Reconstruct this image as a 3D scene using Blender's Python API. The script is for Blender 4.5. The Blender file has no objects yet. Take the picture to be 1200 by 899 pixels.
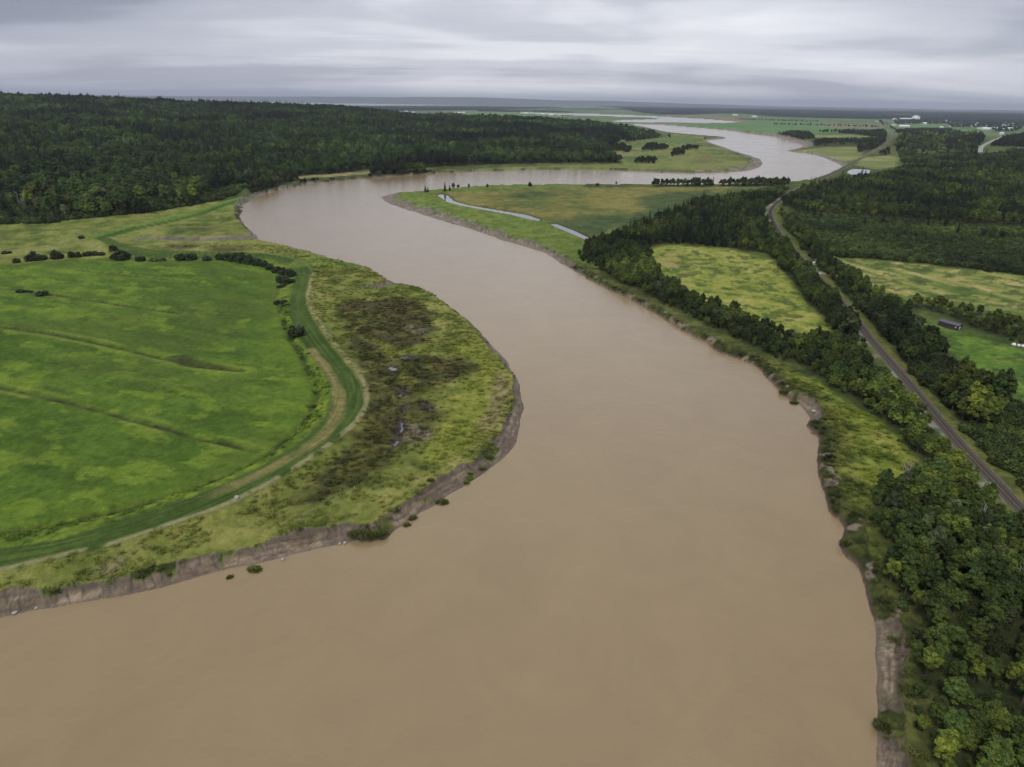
import bpy, math, random
import numpy as np

# ------------------------------------------------------------------ camera
scene = bpy.context.scene
COL = scene.collection
CAM_H = 100.0
FPX = 780.0                       # focal length in photo pixels (photo is 1200 px wide)
ROLL = math.radians(0.89)
PITCH = math.atan(329.0 / FPX)
cp, sp = math.cos(PITCH), math.sin(PITCH)
FWD = np.array([0, cp, -sp]); DN = np.array([0, -sp, -cp]); RT = np.array([1.0, 0, 0])
CR = math.cos(ROLL) * RT - math.sin(ROLL) * DN
CD = math.sin(ROLL) * RT + math.cos(ROLL) * DN
from mathutils import Matrix
cam_d = bpy.data.cameras.new("camera")
cam = bpy.data.objects.new("camera", cam_d)
COL.objects.link(cam)
cam_d.sensor_width = 36.0
cam_d.lens = 36.0 * FPX / 1200.0
cam_d.clip_start = 0.5
cam_d.clip_end = 90000.0
M = Matrix.Identity(4)
for i in range(3):
    M[i][0] = CR[i]; M[i][1] = -CD[i]; M[i][2] = -FWD[i]
M[0][3], M[1][3], M[2][3] = 0, 0, CAM_H
cam.matrix_world = M
scene.camera = cam

# ------------------------------------------------------------------ world: overcast sky
SUN_EL, SUN_AZ = math.radians(55), math.radians(-150)     # azimuth from +Y towards +X
HAZE_DENSITY = 3.8e-5
world = bpy.data.worlds.new("World")
scene.world = world
world.use_nodes = True
wt = world.node_tree
for n in list(wt.nodes): wt.nodes.remove(n)
def N(t, kind, **kw):
    n = t.nodes.new(kind)
    for k, v in kw.items(): setattr(n, k, v)
    return n
def L(t, a, b): t.links.new(a, b)
def math_node(t, op, a, b=None, clamp=False):
    n = N(t, 'ShaderNodeMath', operation=op); n.use_clamp = clamp
    for i, v in enumerate((a, b)):
        if v is None: continue
        if isinstance(v, (int, float)): n.inputs[i].default_value = v
        else: L(t, v, n.inputs[i])
    return n.outputs[0]
def ramp(t, fac, stops, interp='LINEAR'):
    n = N(t, 'ShaderNodeValToRGB')
    cr = n.color_ramp; cr.interpolation = interp
    while len(cr.elements) > 1: cr.elements.remove(cr.elements[-1])
    cr.elements[0].position = stops[0][0]; cr.elements[0].color = (*stops[0][1], 1)
    for p, c in stops[1:]:
        e = cr.elements.new(p); e.color = (*c, 1)
    L(t, fac, n.inputs[0])
    return n.outputs[0]
sky = N(wt, 'ShaderNodeTexSky', sky_type='NISHITA', sun_disc=False)
sky.sun_elevation = SUN_EL; sky.sun_rotation = SUN_AZ
sky.altitude = 100; sky.air_density = 1.0; sky.dust_density = 2.0
tc = N(wt, 'ShaderNodeTexCoord')
sep = N(wt, 'ShaderNodeSeparateXYZ'); L(wt, tc.outputs['Generated'], sep.inputs[0])
zc = math_node(wt, 'MAXIMUM', sep.outputs[2], 0.0)
den = math_node(wt, 'ADD', zc, 0.075)
pxn = math_node(wt, 'DIVIDE', sep.outputs[0], den)
pyn = math_node(wt, 'DIVIDE', sep.outputs[1], den)
def cloud_noise(sx, sy, scale, detail, rough, off, dist=0.0):
    cmb = N(wt, 'ShaderNodeCombineXYZ')
    L(wt, math_node(wt, 'MULTIPLY', pxn, sx), cmb.inputs[0])
    L(wt, math_node(wt, 'MULTIPLY', pyn, sy), cmb.inputs[1])
    cmb.inputs[2].default_value = off
    nz = N(wt, 'ShaderNodeTexNoise'); nz.noise_dimensions = '3D'
    nz.inputs['Scale'].default_value = scale; nz.inputs['Detail'].default_value = detail
    nz.inputs['Roughness'].default_value = rough; nz.inputs['Distortion'].default_value = dist
    L(wt, cmb.outputs[0], nz.inputs['Vector'])
    return nz.outputs['Fac']
n1 = cloud_noise(0.16, 0.62, 1.0, 4, 0.5, 3.7, 0.5)
n2 = cloud_noise(0.5, 1.9, 1.0, 5, 0.55, 9.1, 0.7)
mp3 = N(wt, 'ShaderNodeMapping'); mp3.inputs['Scale'].default_value = (2.6, 2.6, 14.0); mp3.inputs['Location'].default_value = (1.3, .4, 2.2)
L(wt, tc.outputs['Generated'], mp3.inputs['Vector'])
n3n = N(wt, 'ShaderNodeTexNoise'); n3n.inputs['Scale'].default_value = 1.0; n3n.inputs['Detail'].default_value = 5; n3n.inputs['Roughness'].default_value = 0.46; n3n.inputs['Distortion'].default_value = 0.35
L(wt, mp3.outputs[0], n3n.inputs['Vector'])
cn = math_node(wt, 'ADD', math_node(wt, 'ADD', math_node(wt, 'MULTIPLY', n1, 0.34), math_node(wt, 'MULTIPLY', n2, 0.09)), math_node(wt, 'MULTIPLY', n3n.outputs['Fac'], 0.57))
ccol = ramp(wt, cn, [(0.38, (3.9, 4.05, 4.75)), (0.46, (5.5, 5.65, 6.35)), (0.54, (7.2, 7.3, 7.85)), (0.64, (8.8, 8.85, 9.2))], 'EASE')
# cloud gain by height; bright band above the view added to light the water
gain = ramp(wt, zc, [(0.0, (1.24, 1.215, 1.18)), (0.035, (1.14, 1.125, 1.10)), (0.09, (1.0,) * 3), (0.16, (0.98,) * 3), (0.28, (1.3,) * 3), (0.5, (1.25,) * 3), (1.0, (1.1,) * 3)])
mulc = N(wt, 'ShaderNodeMix', data_type='RGBA', blend_type='MULTIPLY'); mulc.inputs[0].default_value = 1.0
L(wt, ccol, mulc.inputs[6]); L(wt, gain, mulc.inputs[7])
# brightest cloud straight ahead; upper sides darkened to imitate lens vignetting
azd = math_node(wt, 'ABSOLUTE', math_node(wt, 'ADD', sep.outputs[0], -0.02))
azd = math_node(wt, 'MULTIPLY', azd, math_node(wt, 'ADD', math_node(wt, 'MULTIPLY', math_node(wt, 'MINIMUM', zc, 0.2), 5.0), 0.62))
azg = ramp(wt, azd, [(0.0, (1.04, 1.035, 1.03)), (0.3, (0.97, 0.975, 0.985)), (0.60, (0.66, 0.68, 0.73)), (0.85, (0.46, 0.48, 0.53)), (1.0, (0.46, 0.48, 0.53))])
mul2 = N(wt, 'ShaderNodeMix', data_type='RGBA', blend_type='MULTIPLY'); mul2.inputs[0].default_value = 1.0
L(wt, mulc.outputs[2], mul2.inputs[6]); L(wt, azg, mul2.inputs[7])
mixs = N(wt, 'ShaderNodeMix', data_type='RGBA'); mixs.inputs[0].default_value = 0.94
L(wt, sky.outputs[0], mixs.inputs[6]); L(wt, mul2.outputs[2], mixs.inputs[7])
bg = N(wt, 'ShaderNodeBackground'); bg.inputs[1].default_value = 0.1
L(wt, mixs.outputs[2], bg.inputs[0])
wo = N(wt, 'ShaderNodeOutputWorld'); L(wt, bg.outputs[0], wo.inputs[0])

sun_d = bpy.data.lights.new("sun", 'SUN')
sun_d.energy = 1.5; sun_d.angle = math.radians(11); sun_d.color = (1.0, 0.95, 0.87)
sun = bpy.data.objects.new("sun", sun_d); COL.objects.link(sun)
sd = np.array([math.cos(SUN_EL) * math.sin(SUN_AZ), math.cos(SUN_EL) * math.cos(SUN_AZ), math.sin(SUN_EL)])
from mathutils import Vector
sun.rotation_euler = Vector(sd).to_track_quat('Z', 'Y').to_euler()
sun.location = (0, 0, 300)

scene.view_settings.view_transform = 'Standard'
scene.view_settings.look = 'None'
scene.view_settings.gamma = 1.0
scene.view_settings.exposure = 0.2
scene.view_settings.use_curve_mapping = False
scene.cycles.max_bounces = 6
scene.cycles.diffuse_bounces = 1
scene.cycles.glossy_bounces = 2
scene.cycles.transmission_bounces = 2
scene.cycles.transparent_max_bounces = 4
scene.cycles.volume_bounces = 0
scene.cycles.use_denoising = False
DENOISE = True
scene.cycles.use_denoising = DENOISE

# ------------------------------------------------------------------ helpers
rng = np.random.default_rng(7)
random.seed(7)

def ray(x, y):
    return FWD * FPX + CR * (x - 600.0) + CD * (y - 449.5)
def G(x, y, z=2.5):
    d = ray(x, y); t = (z - CAM_H) / d[2]
    return np.array([d[0] * t, d[1] * t])
def GP(pts, z=2.5):
    return np.array([G(x, y, z) for x, y in pts])
def project(P3):
    v = P3 - np.array([0, 0, CAM_H])
    dz = v @ FWD
    dz = np.where(dz < 0.1, 0.1, dz)
    return 600 + FPX * (v @ CR) / dz, 449.5 + FPX * (v @ CD) / dz, v @ FWD

def _hash(ix, iy, s):
    h = (ix.astype(np.int64) * 374761393 + iy.astype(np.int64) * 668265263 + s * 974634777) & 0x7fffffff
    h = (h ^ (h >> 13)) * 1274126177 & 0x7fffffff
    h = h ^ (h >> 16)
    return (h & 0xffff).astype(np.float32) / 65535.0
def vnoise(X, Y, s=0):
    fx, fy = np.floor(X), np.floor(Y)
    ix, iy = fx.astype(np.int64), fy.astype(np.int64)
    u = (X - fx).astype(np.float32); v = (Y - fy).astype(np.float32)
    u = u * u * u * (u * (u * 6 - 15) + 10); v = v * v * v * (v * (v * 6 - 15) + 10)
    a = _hash(ix, iy, s); b = _hash(ix + 1, iy, s); c = _hash(ix, iy + 1, s); d = _hash(ix + 1, iy + 1, s)
    return (a + (b - a) * u) * (1 - v) + (c + (d - c) * u) * v
def fbm(X, Y, sc, o=4, s=0, g=0.5):
    r = 0; amp = 1.0; tot = 0.0
    x, y = X / sc, Y / sc
    for k in range(o):
        r = r + amp * vnoise(x, y, s + k * 17); tot += amp; amp *= g
        x, y = x * 2.03 + 11.3 , y * 2.03 - 7.1
    return r / tot            # 0..1
def ss(a, b, x):
    t = np.clip((x - a) / (b - a), 0, 1)
    return t * t * (3 - 2 * t)
def seg_dist(X, Y, line, closed=False, vals=None):
    """distance to a polyline, plus the value interpolated along it"""
    D = np.full(X.shape, 1e18); V = np.zeros(X.shape) if vals is None else np.full(X.shape, float(vals[0]))
    n = len(line)
    for i in range(n if closed else n - 1):
        a = line[i]; b = line[(i + 1) % n]
        dx, dy = b - a
        l2 = dx * dx + dy * dy + 1e-9
        t = np.clip(((X - a[0]) * dx + (Y - a[1]) * dy) / l2, 0, 1)
        d = (X - a[0] - t * dx) ** 2 + (Y - a[1] - t * dy) ** 2
        m = d < D
        D = np.where(m, d, D)
        if vals is None: V = np.where(m, i + t, V)
        else: V = np.where(m, vals[i] + (vals[(i + 1) % n] - vals[i]) * t, V)
    return np.sqrt(D), V
def inside(X, Y, poly):
    c = np.zeros(X.shape, bool); n = len(poly); j = n - 1
    for i in range(n):
        xi, yi = poly[i]; xj, yj = poly[j]
        if yi != yj:
            c ^= ((yi > Y) != (yj > Y)) & (X < (xj - xi) * (Y - yi) / (yj - yi) + xi)
        j = i
    return c
def sdist(X, Y, poly, margin=60.0):
    """signed distance, negative inside; culled outside the bounding box"""
    out = np.full(X.shape, 1e6)
    lo = poly.min(0) - margin; hi = poly.max(0) + margin
    m = (X > lo[0]) & (X < hi[0]) & (Y > lo[1]) & (Y < hi[1])
    if m.any():
        x, y = X[m], Y[m]
        d, _ = seg_dist(x, y, poly, True)
        out[m] = np.where(inside(x, y, poly), -d, d)
    return out
def ldist(X, Y, line, margin=40.0, vals=None):
    out = np.full(X.shape, 1e6); V = np.zeros(X.shape)
    lo = line.min(0) - margin; hi = line.max(0) + margin
    m = (X > lo[0]) & (X < hi[0]) & (Y > lo[1]) & (Y < hi[1])
    if m.any(): out[m], V[m] = seg_dist(X[m], Y[m], line, False, vals)
    return out, V
def smooth_line(pts, per=4):
    P = np.array(pts, float); out = []
    for i in range(len(P) - 1):
        p0 = P[max(i - 1, 0)]; p1 = P[i]; p2 = P[i + 1]; p3 = P[min(i + 2, len(P) - 1)]
        for k in range(per):
            t = k / per
            out.append(0.5 * ((2 * p1) + (-p0 + p2) * t + (2 * p0 - 5 * p1 + 4 * p2 - p3) * t * t + (-p0 + 3 * p1 - 3 * p2 + p3) * t ** 3))
    out.append(P[-1])
    return np.array(out)

# ------------------------------------------------------------------ traced outlines of the place (photo pixels -> ground metres)
PLAT = 2.5
# waterline: (px, py, bank width in metres, bank kind 0 mud .. 1 overgrown)
LEFT_BANK = [(-400, 800, 5, 0), (-120, 752, 5, 0), (0, 725, 5.5, 0), (20, 721, 5, 0), (43, 715, 5, 0), (62, 713, 5, 0), (100, 705, 5, 0), (133, 700, 5, 0), (167, 693, 4.5, 0),
    (213, 683, 4.5, 0), (240, 675, 4, 0), (267, 667, 4, 0), (300, 661, 4.5, 0), (333, 653, 5, 0), (371, 643, 6, 0), (408, 637, 6, .1), (427, 635, 5, .5), (450, 632, 5, .5), (464, 621, 5, .3),
    (481, 613, 5, 0), (493, 601, 5, .2), (510, 593, 6, .1), (527, 579, 6, 0), (546, 569, 6, 0), (569, 553, 6.5, 0), (589, 539, 7, 0), (603, 522, 6, 0), (609, 500, 5, .1),
    (612, 480, 4, .4), (610, 463, 4, .3), (606, 446, 4, .1), (600, 434, 4, 0), (589, 417, 4, 0), (572, 399, 4, 0), (555, 382, 3, .2), (535, 366, 3, .4), (524, 358, 3, .6),
    (510, 348, 3, .2), (495, 341, 3, .2), (476, 336, 3, .2), (469, 334, 4, 0), (461, 331, 7, 0), (454, 328, 4, 0), (442, 321, 3, .4), (419, 312, 3, .5), (396, 307, 3, .5),
    (376, 301, 3, .5), (351, 294, 3, .5), (328, 288, 3, .3), (310, 284, 4, 0), (303, 281, 5, 0), (301, 277, 5, 0), (293, 270, 4, .6), (286, 262, 4, .7), (282, 255, 5, .7), (283, 244, 6, .6), (288, 238, 6, .3),
    (297, 233, 9, .3), (312, 227, 9, .4), (333, 222, 9, .5), (350, 218, 8, .5), (367, 215, 8, .5), (400, 212, 8, .7), (443, 208, 8, .8), (500, 204.5, 8, .8), (540, 202, 6, .75), (600, 200, 6, .7), (667, 199, 6, .7), (733, 200, 6, .65),
    (775, 202.3, 7, .6), (820, 203, 10, .3), (850, 202.5, 18, 0), (872, 201, 22, 0), (887, 197.5, 25, 0), (894, 193, 25, 0), (893, 188.5, 25, 0), (887, 185, 25, 0), (875, 181, 22, 0), (860, 176.5, 22, 0), (847, 172, 20, 0), (835, 168, 18, 0),
    (829, 165.5, 14, 0), (834, 163.8, 12, 0), (852, 162, 12, 0), (840, 160.5, 12, 0), (820, 159, 12, 0), (795, 156.5, 12, 0), (775, 154, 12, 0), (740, 147.5, 12, 0)]
FAR_BANK = [(745, 145.2, 12, 0), (770, 146, 12, 0), (800, 148.2, 14, 0), (850, 152.3, 14, 0), (867, 154.8, 14, 0), (885, 157, 14, 0), (907, 160, 16, 0), (922, 163.5, 20, 0), (933, 167, 26, 0), (942, 170.3, 30, 0), (936, 174, 25, 0), (922, 177, 16, 0), (940, 179, 12, 0),
    (960, 182.7, 10, 0), (974, 188, 12, 0), (986, 194.5, 14, 0), (986, 198, 8, .3), (973, 203, 6, .8), (962, 207, 6, .8), (953, 210, 6, .8), (930, 213.5, 6, .8), (890, 216, 6, .6), (840, 217, 6, .5), (800, 217, 6, .4), (720, 217, 6, .4), (667, 217, 6, .3), (583, 218, 6, .3), (533, 221.5, 6, .3), (500, 224, 8, .1),
    (467, 226.5, 14, 0), (453, 228.5, 18, 0), (447, 231, 20, 0), (449, 235, 20, 0), (460, 240.5, 20, 0), (483, 248, 20, 0), (517, 258.5, 17, 0), (550, 268, 14, 0), (583, 280, 13, 0), (617, 290, 11, 0), (640, 297, 9, 0),
    (657, 309, 6, .3), (672, 317, 5, .6), (695, 330, 4.5, .7), (722, 344, 4.5, .8), (747, 356, 4.5, .8), (772, 370, 4.5, .8), (790, 382, 4.5, .8), (810, 392, 4.5, .9), (827, 402, 4.5, .9), (850, 416, 4.5, .9), (883, 428, 5, .6),
    (897, 443, 4.5, 1), (907, 452, 4.5, .9), (917, 460, 4, 1), (927, 471, 3.5, 1), (934, 473, 5, .1), (940, 480, 6, 0), (948, 490, 5, .3), (946, 500, 4, 1), (958, 513, 4, 1), (957, 540, 4, 1), (963, 573, 4.5, .9), (973, 600, 4.5, 1), (982, 609, 4, 1),
    (988, 620, 4, 1), (985, 640, 4.5, .9), (994, 655, 4, 1), (1007, 667, 4, .9), (1015, 698, 5, .8), (1022, 722, 5, .6), (1024, 735, 4.8, 0), (1026, 760, 5.2, 0), (1028, 800, 4.8, 0), (1029, 835, 4, .3), (1029, 852, 4, .9), (1028, 860, 4.5, .1), (1027, 899, 5, 0), (1025, 1100, 5, .3), (1022, 1700, 5, .5)]
lb = smooth_line([G(a[0], a[1], 0) for a in LEFT_BANK], 2); lbw = np.interp(np.arange(len(lb)) / 2, range(len(LEFT_BANK)), [a[2] for a in LEFT_BANK]); lbk = np.interp(np.arange(len(lb)) / 2, range(len(LEFT_BANK)), [a[3] for a in LEFT_BANK])
fb = smooth_line([G(a[0], a[1], 0) for a in FAR_BANK], 2); fbw = np.interp(np.arange(len(fb)) / 2, range(len(FAR_BANK)), [a[2] for a in FAR_BANK]); fbk = np.interp(np.arange(len(fb)) / 2, range(len(FAR_BANK)), [a[3] for a in FAR_BANK])
start = np.array([[-900., -120.], [-500., 20.]])
end = np.array([[70., -600.], [-900., -600.]])
RIVER = np.vstack([start, lb, fb, end])
RIV_W = np.concatenate([[5, 5], lbw, fbw, [5, 5]]); RIV_K = np.concatenate([[0, 0], lbk, fbk, [.5, .5]])
RIV_S = np.concatenate([[0], np.cumsum(np.linalg.norm(np.diff(np.vstack([RIVER, RIVER[:1]]), axis=0), axis=1))])
# the next meander, farther out
RIVER2 = GP([(610, 131.2), (650, 132.4), (700, 133.6), (760, 135.6), (800, 138), (830, 139.6), (868, 143), (850, 144.2), (820, 144.3), (770, 143.6), (735, 143.6), (712, 142.2), (730, 140.8), (768, 139.6), (772, 138.7), (755, 137.6), (710, 136.4), (660, 134.8), (610, 133.2)], 0)
SEA = np.vstack([GP([(-200, 116), (0, 117.2), (150, 119.6), (300, 122), (440, 123.8), (520, 123.7), (575, 123.4), (640, 123.6), (690, 123.4), (730, 123.6)], 0), [[6000., 60000.], [-40000., 60000.], [-40000., 20000.]]])
CREEK = [GP([(511, 228), (521, 227.6), (528, 231), (533, 236), (550, 240.5), (583, 246), (617, 251.5), (633, 257), (633, 259.5), (625, 258.8), (600, 252.5), (565, 246), (538, 241), (524, 237)], 1.2),
         GP([(643, 261.5), (651, 262), (672, 270), (692, 279.5), (690, 283), (672, 275), (650, 266)], 1.2)]
POND = GP([(992, 202), (996, 199), (1004, 197.6), (1020, 199.5), (1019, 203), (1008, 204.5), (996, 204.5)], 1.6)
INLET = smooth_line(GP([(306, 279), (270, 281), (235, 282.5), (200, 281.5), (175, 281.5), (162, 284.5)], 1.0), 3)
INLET2 = smooth_line(GP([(472, 332), (455, 334.5), (440, 337), (425, 339)], 1.0), 3)

# left hay field, mown dyke and marsh
FIELD = GP([(-400, 300), (0, 311), (43, 308), (80, 304), (143, 302), (170, 305), (215, 306), (253, 304), (290, 308), (315, 315), (328, 335), (325, 357), (333, 390), (350, 417), (366, 450), (367, 467), (353, 493), (317, 527), (267, 557), (200, 577), (133, 597), (67, 610), (0, 622), (-400, 660)])
STRIP_IN = [(-200, 668), (0, 643), (67, 633), (167, 602), (233, 580), (300, 550), (350, 520), (381, 487), (387, 460), (384, 445), (366, 418), (346, 392), (339, 367), (341, 342), (345, 325), (338, 312), (318, 304), (290, 302), (250, 301), (215, 300.5), (175, 300), (148, 297), (130, 290), (114, 281)]
STRIP_OUT = [(120, 275), (140, 284), (170, 291.5), (215, 294), (265, 294), (300, 295.5), (335, 301), (358, 310), (366, 320), (361, 335), (358, 352), (366, 373), (384, 400), (404, 425), (421, 446), (427, 471), (416, 497), (385, 522), (342, 553), (300, 577), (277, 588), (213, 613), (127, 642), (43, 661), (0, 670), (-200, 700)]
STRIP = GP(STRIP_IN + STRIP_OUT, 4.0)
DYKE_CL = smooth_line(GP([(-200, 684), (0, 657), (90, 640), (200, 606), (290, 566), (345, 535), (385, 505), (404, 475), (404, 450), (390, 428), (366, 398), (350, 368), (350, 347), (355, 328), (348, 312), (325, 303), (280, 298.5), (215, 297), (165, 294), (135, 287), (117, 277.5), (150, 268), (200, 256), (240, 246), (266, 237), (286, 231)], 3.5), 3)
DYKE_FAR = smooth_line(GP([(117, 278), (150, 268), (200, 257), (240, 247), (265, 238), (288, 231)], 3.5), 3)
TAN = smooth_line(GP([(225, 588), (267, 572), (333, 540), (383, 507), (397, 478), (396, 458), (388, 440), (364, 410)], 4.2), 3)
MARSH_EDGE = smooth_line(GP([(0, 675), (45, 664), (128, 645), (213, 616), (277, 591), (343, 556), (386, 525), (418, 499), (430, 471), (424, 445), (406, 423), (387, 399), (369, 373), (361, 352), (364, 335), (369, 321)]), 3)
DITCH_IN = smooth_line(GP([(0, 624), (67, 612), (133, 599), (200, 579), (267, 559), (317, 530), (356, 495), (370, 467), (369, 450), (353, 417), (336, 390), (328, 357)]), 3)
DITCHES = [(smooth_line(GP([(-80, 362), (0, 382), (60, 391), (130, 405), (195, 420), (240, 430), (285, 434)]), 3), 1.6),
           (smooth_line(GP([(-80, 330), (20, 340), (60, 345), (100, 351), (160, 360), (210, 367)]), 3), 1.5),
           (smooth_line(GP([(-80, 440), (0, 453), (60, 467), (130, 484), (185, 499), (245, 515), (300, 528)]), 3), 1.5),
           (smooth_line(GP([(90, 316), (130, 321), (180, 326), (235, 331)]), 3), 1.2)]
DARKSPOT = GP([(192, 418), (215, 415), (250, 424), (276, 431), (268, 434), (240, 432), (212, 428)])
MDARK = [GP([(393, 357), (415, 350), (440, 351), (458, 348), (484, 348), (500, 360), (510, 373), (512, 390), (503, 402), (470, 412), (452, 409), (440, 402), (428, 395), (415, 391), (400, 384)]),
         GP([(458, 416), (500, 414), (522, 416), (558, 421), (561, 430), (545, 440), (520, 452), (497, 460), (478, 452), (468, 432)]),
         GP([(403, 390), (420, 393), (433, 402), (452, 414), (470, 430), (480, 455), (500, 462), (522, 486), (512, 494), (497, 512), (476, 532), (466, 548), (448, 556), (425, 565), (400, 578), (372, 594), (352, 596), (340, 590), (365, 563), (392, 535), (418, 508), (430, 480), (428, 450), (418, 425), (405, 405)])]
MTONGUE = [GP([(430, 391), (448, 398), (462, 410), (520, 403), (505, 410), (470, 420), (452, 414)]), GP([(512, 408), (560, 400), (590, 425), (598, 455), (590, 485), (560, 520), (520, 545), (490, 545), (500, 515), (525, 488), (520, 468), (548, 445), (563, 428), (548, 418)])]
MPOOLS = [GP([(427, 405), (437, 403), (446, 406), (444, 410), (436, 412), (428, 411)], 1.6), GP([(452, 431), (462, 428), (468, 432), (465, 436), (455, 436)], 1.6), GP([(463, 463), (470, 459), (478, 456), (480, 460), (472, 466), (464, 467)], 1.6), GP([(468, 419), (480, 416), (484, 419), (476, 422)], 1.6), GP([(474, 478), (480, 477), (481, 483), (475, 485)], 1.6), GP([(466, 498), (471, 497), (473, 508), (468, 510)], 1.6), GP([(500, 477), (505, 475), (508, 480), (503, 481)], 1.6), GP([(462, 520), (467, 515), (472, 518), (466, 526)], 1.6)]
MPALE = [GP([(480, 380), (500, 384), (508, 392), (500, 396), (486, 390), (478, 386)]), GP([(474, 498), (500, 496), (503, 508), (488, 520), (474, 528), (470, 515)])]
MTAN = GP([(578, 428), (592, 440), (597, 460), (592, 478), (580, 500), (562, 512), (556, 505), (570, 480), (576, 455)])
GREENPATH = smooth_line(GP([(482, 546), (466, 555), (445, 563), (424, 570), (400, 582), (372, 598), (352, 612)]), 3)
UPPER_BROWN = [GP([(205, 268), (225, 262), (255, 262), (262, 267), (240, 272), (215, 272)]), GP([(240, 294), (250, 288), (285, 287), (300, 292), (280, 296), (250, 297)]), GP([(175, 291), (200, 286), (235, 287), (225, 292), (195, 294)])]
# middle point with the creek, far point
MID = GP([(470, 230), (533, 225), (600, 221), (720, 219.5), (860, 219), (845, 225), (800, 235), (760, 250), (720, 268), (692, 280), (672, 270), (633, 258), (583, 247), (533, 237), (515, 229)])
MID_DARK = [GP([(590, 229), (615, 224), (645, 225), (652, 228), (630, 232), (605, 232)]), GP([(742, 232), (790, 224), (840, 222), (835, 230), (800, 238), (770, 250), (750, 243)]), GP([(640, 258), (690, 252), (740, 250), (790, 240), (760, 262), (720, 276), (692, 282), (660, 268)])]
PENIN = GP([(500, 200), (600, 195.5), (730, 192), (725, 183), (702, 178), (712, 174), (735, 166), (777, 161), (790, 157), (825, 160), (826, 165), (850, 174), (870, 184), (880, 190), (868, 197), (820, 200), (775, 199), (667, 197)])
# right bank
TRI = GP([(893, 424), (912, 428), (935, 436), (987, 466), (1033, 496), (1073, 539), (1079, 560), (1060, 570), (1043, 572), (1022, 572), (1018, 600), (1030, 640), (1042, 690), (1030, 690), (1010, 640), (990, 603), (976, 560), (978, 517), (962, 484), (940, 460), (915, 440)])
MEADOW1 = GP([(764, 292), (785, 287.5), (850, 292), (900, 302), (912, 313), (928, 333), (950, 360), (985, 398), (965, 402), (930, 398), (890, 384), (850, 366), (805, 345), (770, 322), (762, 302)])
MEADOW2 = GP([(978, 303), (1050, 307), (1120, 315), (1260, 330), (1300, 375), (1200, 371), (1160, 364), (1120, 353), (1080, 352), (1060, 362), (1045, 350), (1020, 335), (995, 320)])
MEADOW3 = GP([(1068, 368), (1085, 374), (1110, 385), (1150, 396), (1200, 409), (1300, 430), (1330, 500), (1200, 476), (1165, 455), (1140, 430), (1105, 405), (1085, 392)])
VERGE = None
# far plain
FARM = [GP([(760, 146), (800, 145), (900, 142), (1036, 150), (1036, 157), (960, 158.5), (905, 158.5), (850, 151)]), GP([(1042, 146.5), (1102, 146), (1104, 151), (1045, 154)]), GP([(1120, 151), (1160, 150.5), (1160, 158), (1122, 157)]), GP([(1170, 146), (1240, 144), (1240, 150), (1175, 149)]), GP([(540, 131.2), (600, 132), (665, 136.2), (672, 140), (560, 135.4)])]
FBROWN = [GP([(950, 146), (1034, 148.2), (1034, 153.5), (985, 151.5)]), GP([(780, 134.5), (860, 136.5), (880, 140.5), (870, 143.4), (830, 138.4), (780, 136.3)]), GP([(760, 143.5), (815, 145.0), (870, 144.5), (780, 146)])]
FPALE = [GP([(970, 152.5), (1034, 154.5), (1033, 157), (975, 155)]), GP([(1080, 173.3), (1106, 173), (1109, 177), (1082, 177.2)]), GP([(1005, 186), (1040, 183), (1053, 186), (1050, 196), (1025, 199), (1003, 194)]), GP([(945, 160), (990, 161), (1018, 163), (1016, 166), (960, 164)]), GP([(925, 177.5), (960, 174), (1006, 174), (1012, 184), (985, 192), (955, 181)])]
ROAD = smooth_line(GP([(1147.5, 182), (1149, 177), (1153, 174.5), (1161, 171), (1170, 167.5), (1176, 165.3), (1186, 163), (1200, 161.5), (1260, 158)], 3.0), 3)
RAIL = smooth_line(GP([(1330, 700), (1262, 650), (1200, 598), (1167, 563.5), (1133, 528), (1100, 490), (1067, 450), (1040, 419), (1020, 396), (1007.5, 379), (990, 358), (973, 339), (960, 325), (947.5, 311), (930, 292), (915, 275), (907.5, 262.5), (903, 251), (905, 243), (915, 234), (933, 223), (952, 214), (973, 204.5), (1000, 190), (1013, 183.5), (1027, 177), (1038, 170.5), (1045, 164), (1046.5, 159), (1043, 153), (1038.5, 148), (1035.5, 143), (1034, 139.5)], 3.8), 4)
ROADTRACK = smooth_line(GP([(947, 322), (957, 321), (968, 320.5), (985, 322)], 3.0), 2)

# left hill under the big wood
FOOT = [(-420, 246), (-100, 246), (0, 246), (60, 244), (85, 241), (110, 238), (167, 235), (233, 227), (277, 220), (300, 216), (338, 207.5), (400, 203), (433, 198), (505, 196), (600, 192), (675, 191), (728, 191), (705, 181), (712, 175), (735, 166), (779, 160.5)]
foot_w = GP(FOOT)
CREST = [(-420, 100, 2600), (-200, 107, 2600), (0, 111.5, 2600), (100, 113.8, 2600), (200, 118.6, 2600), (300, 122, 2550), (400, 125.7, 2500), (450, 131.5, 2450), (500, 135, 2450), (600, 138, 2400), (640, 139.6, 2400), (700, 144, 2350), (740, 151, 2300), (779, 160.5, 2290), (800, 161, 2290)]
c_az, c_r, c_z, c_r0 = [], [], [], []
foot_az = np.arctan2(foot_w[:, 0], foot_w[:, 1]); foot_r = np.hypot(foot_w[:, 0], foot_w[:, 1])
for x, y, r in CREST:
    d = ray(x, y); c_az.append(math.atan2(d[0], d[1])); c_r.append(r)
    c_z.append(CAM_H + d[2] / math.hypot(d[0], d[1]) * r - 12.0)
    c_r0.append(r)
c_az = np.array(c_az); c_z = np.clip(np.array(c_z), 3, 110); c_r = np.array(c_r, float)
fo = np.argsort(foot_az)
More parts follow.
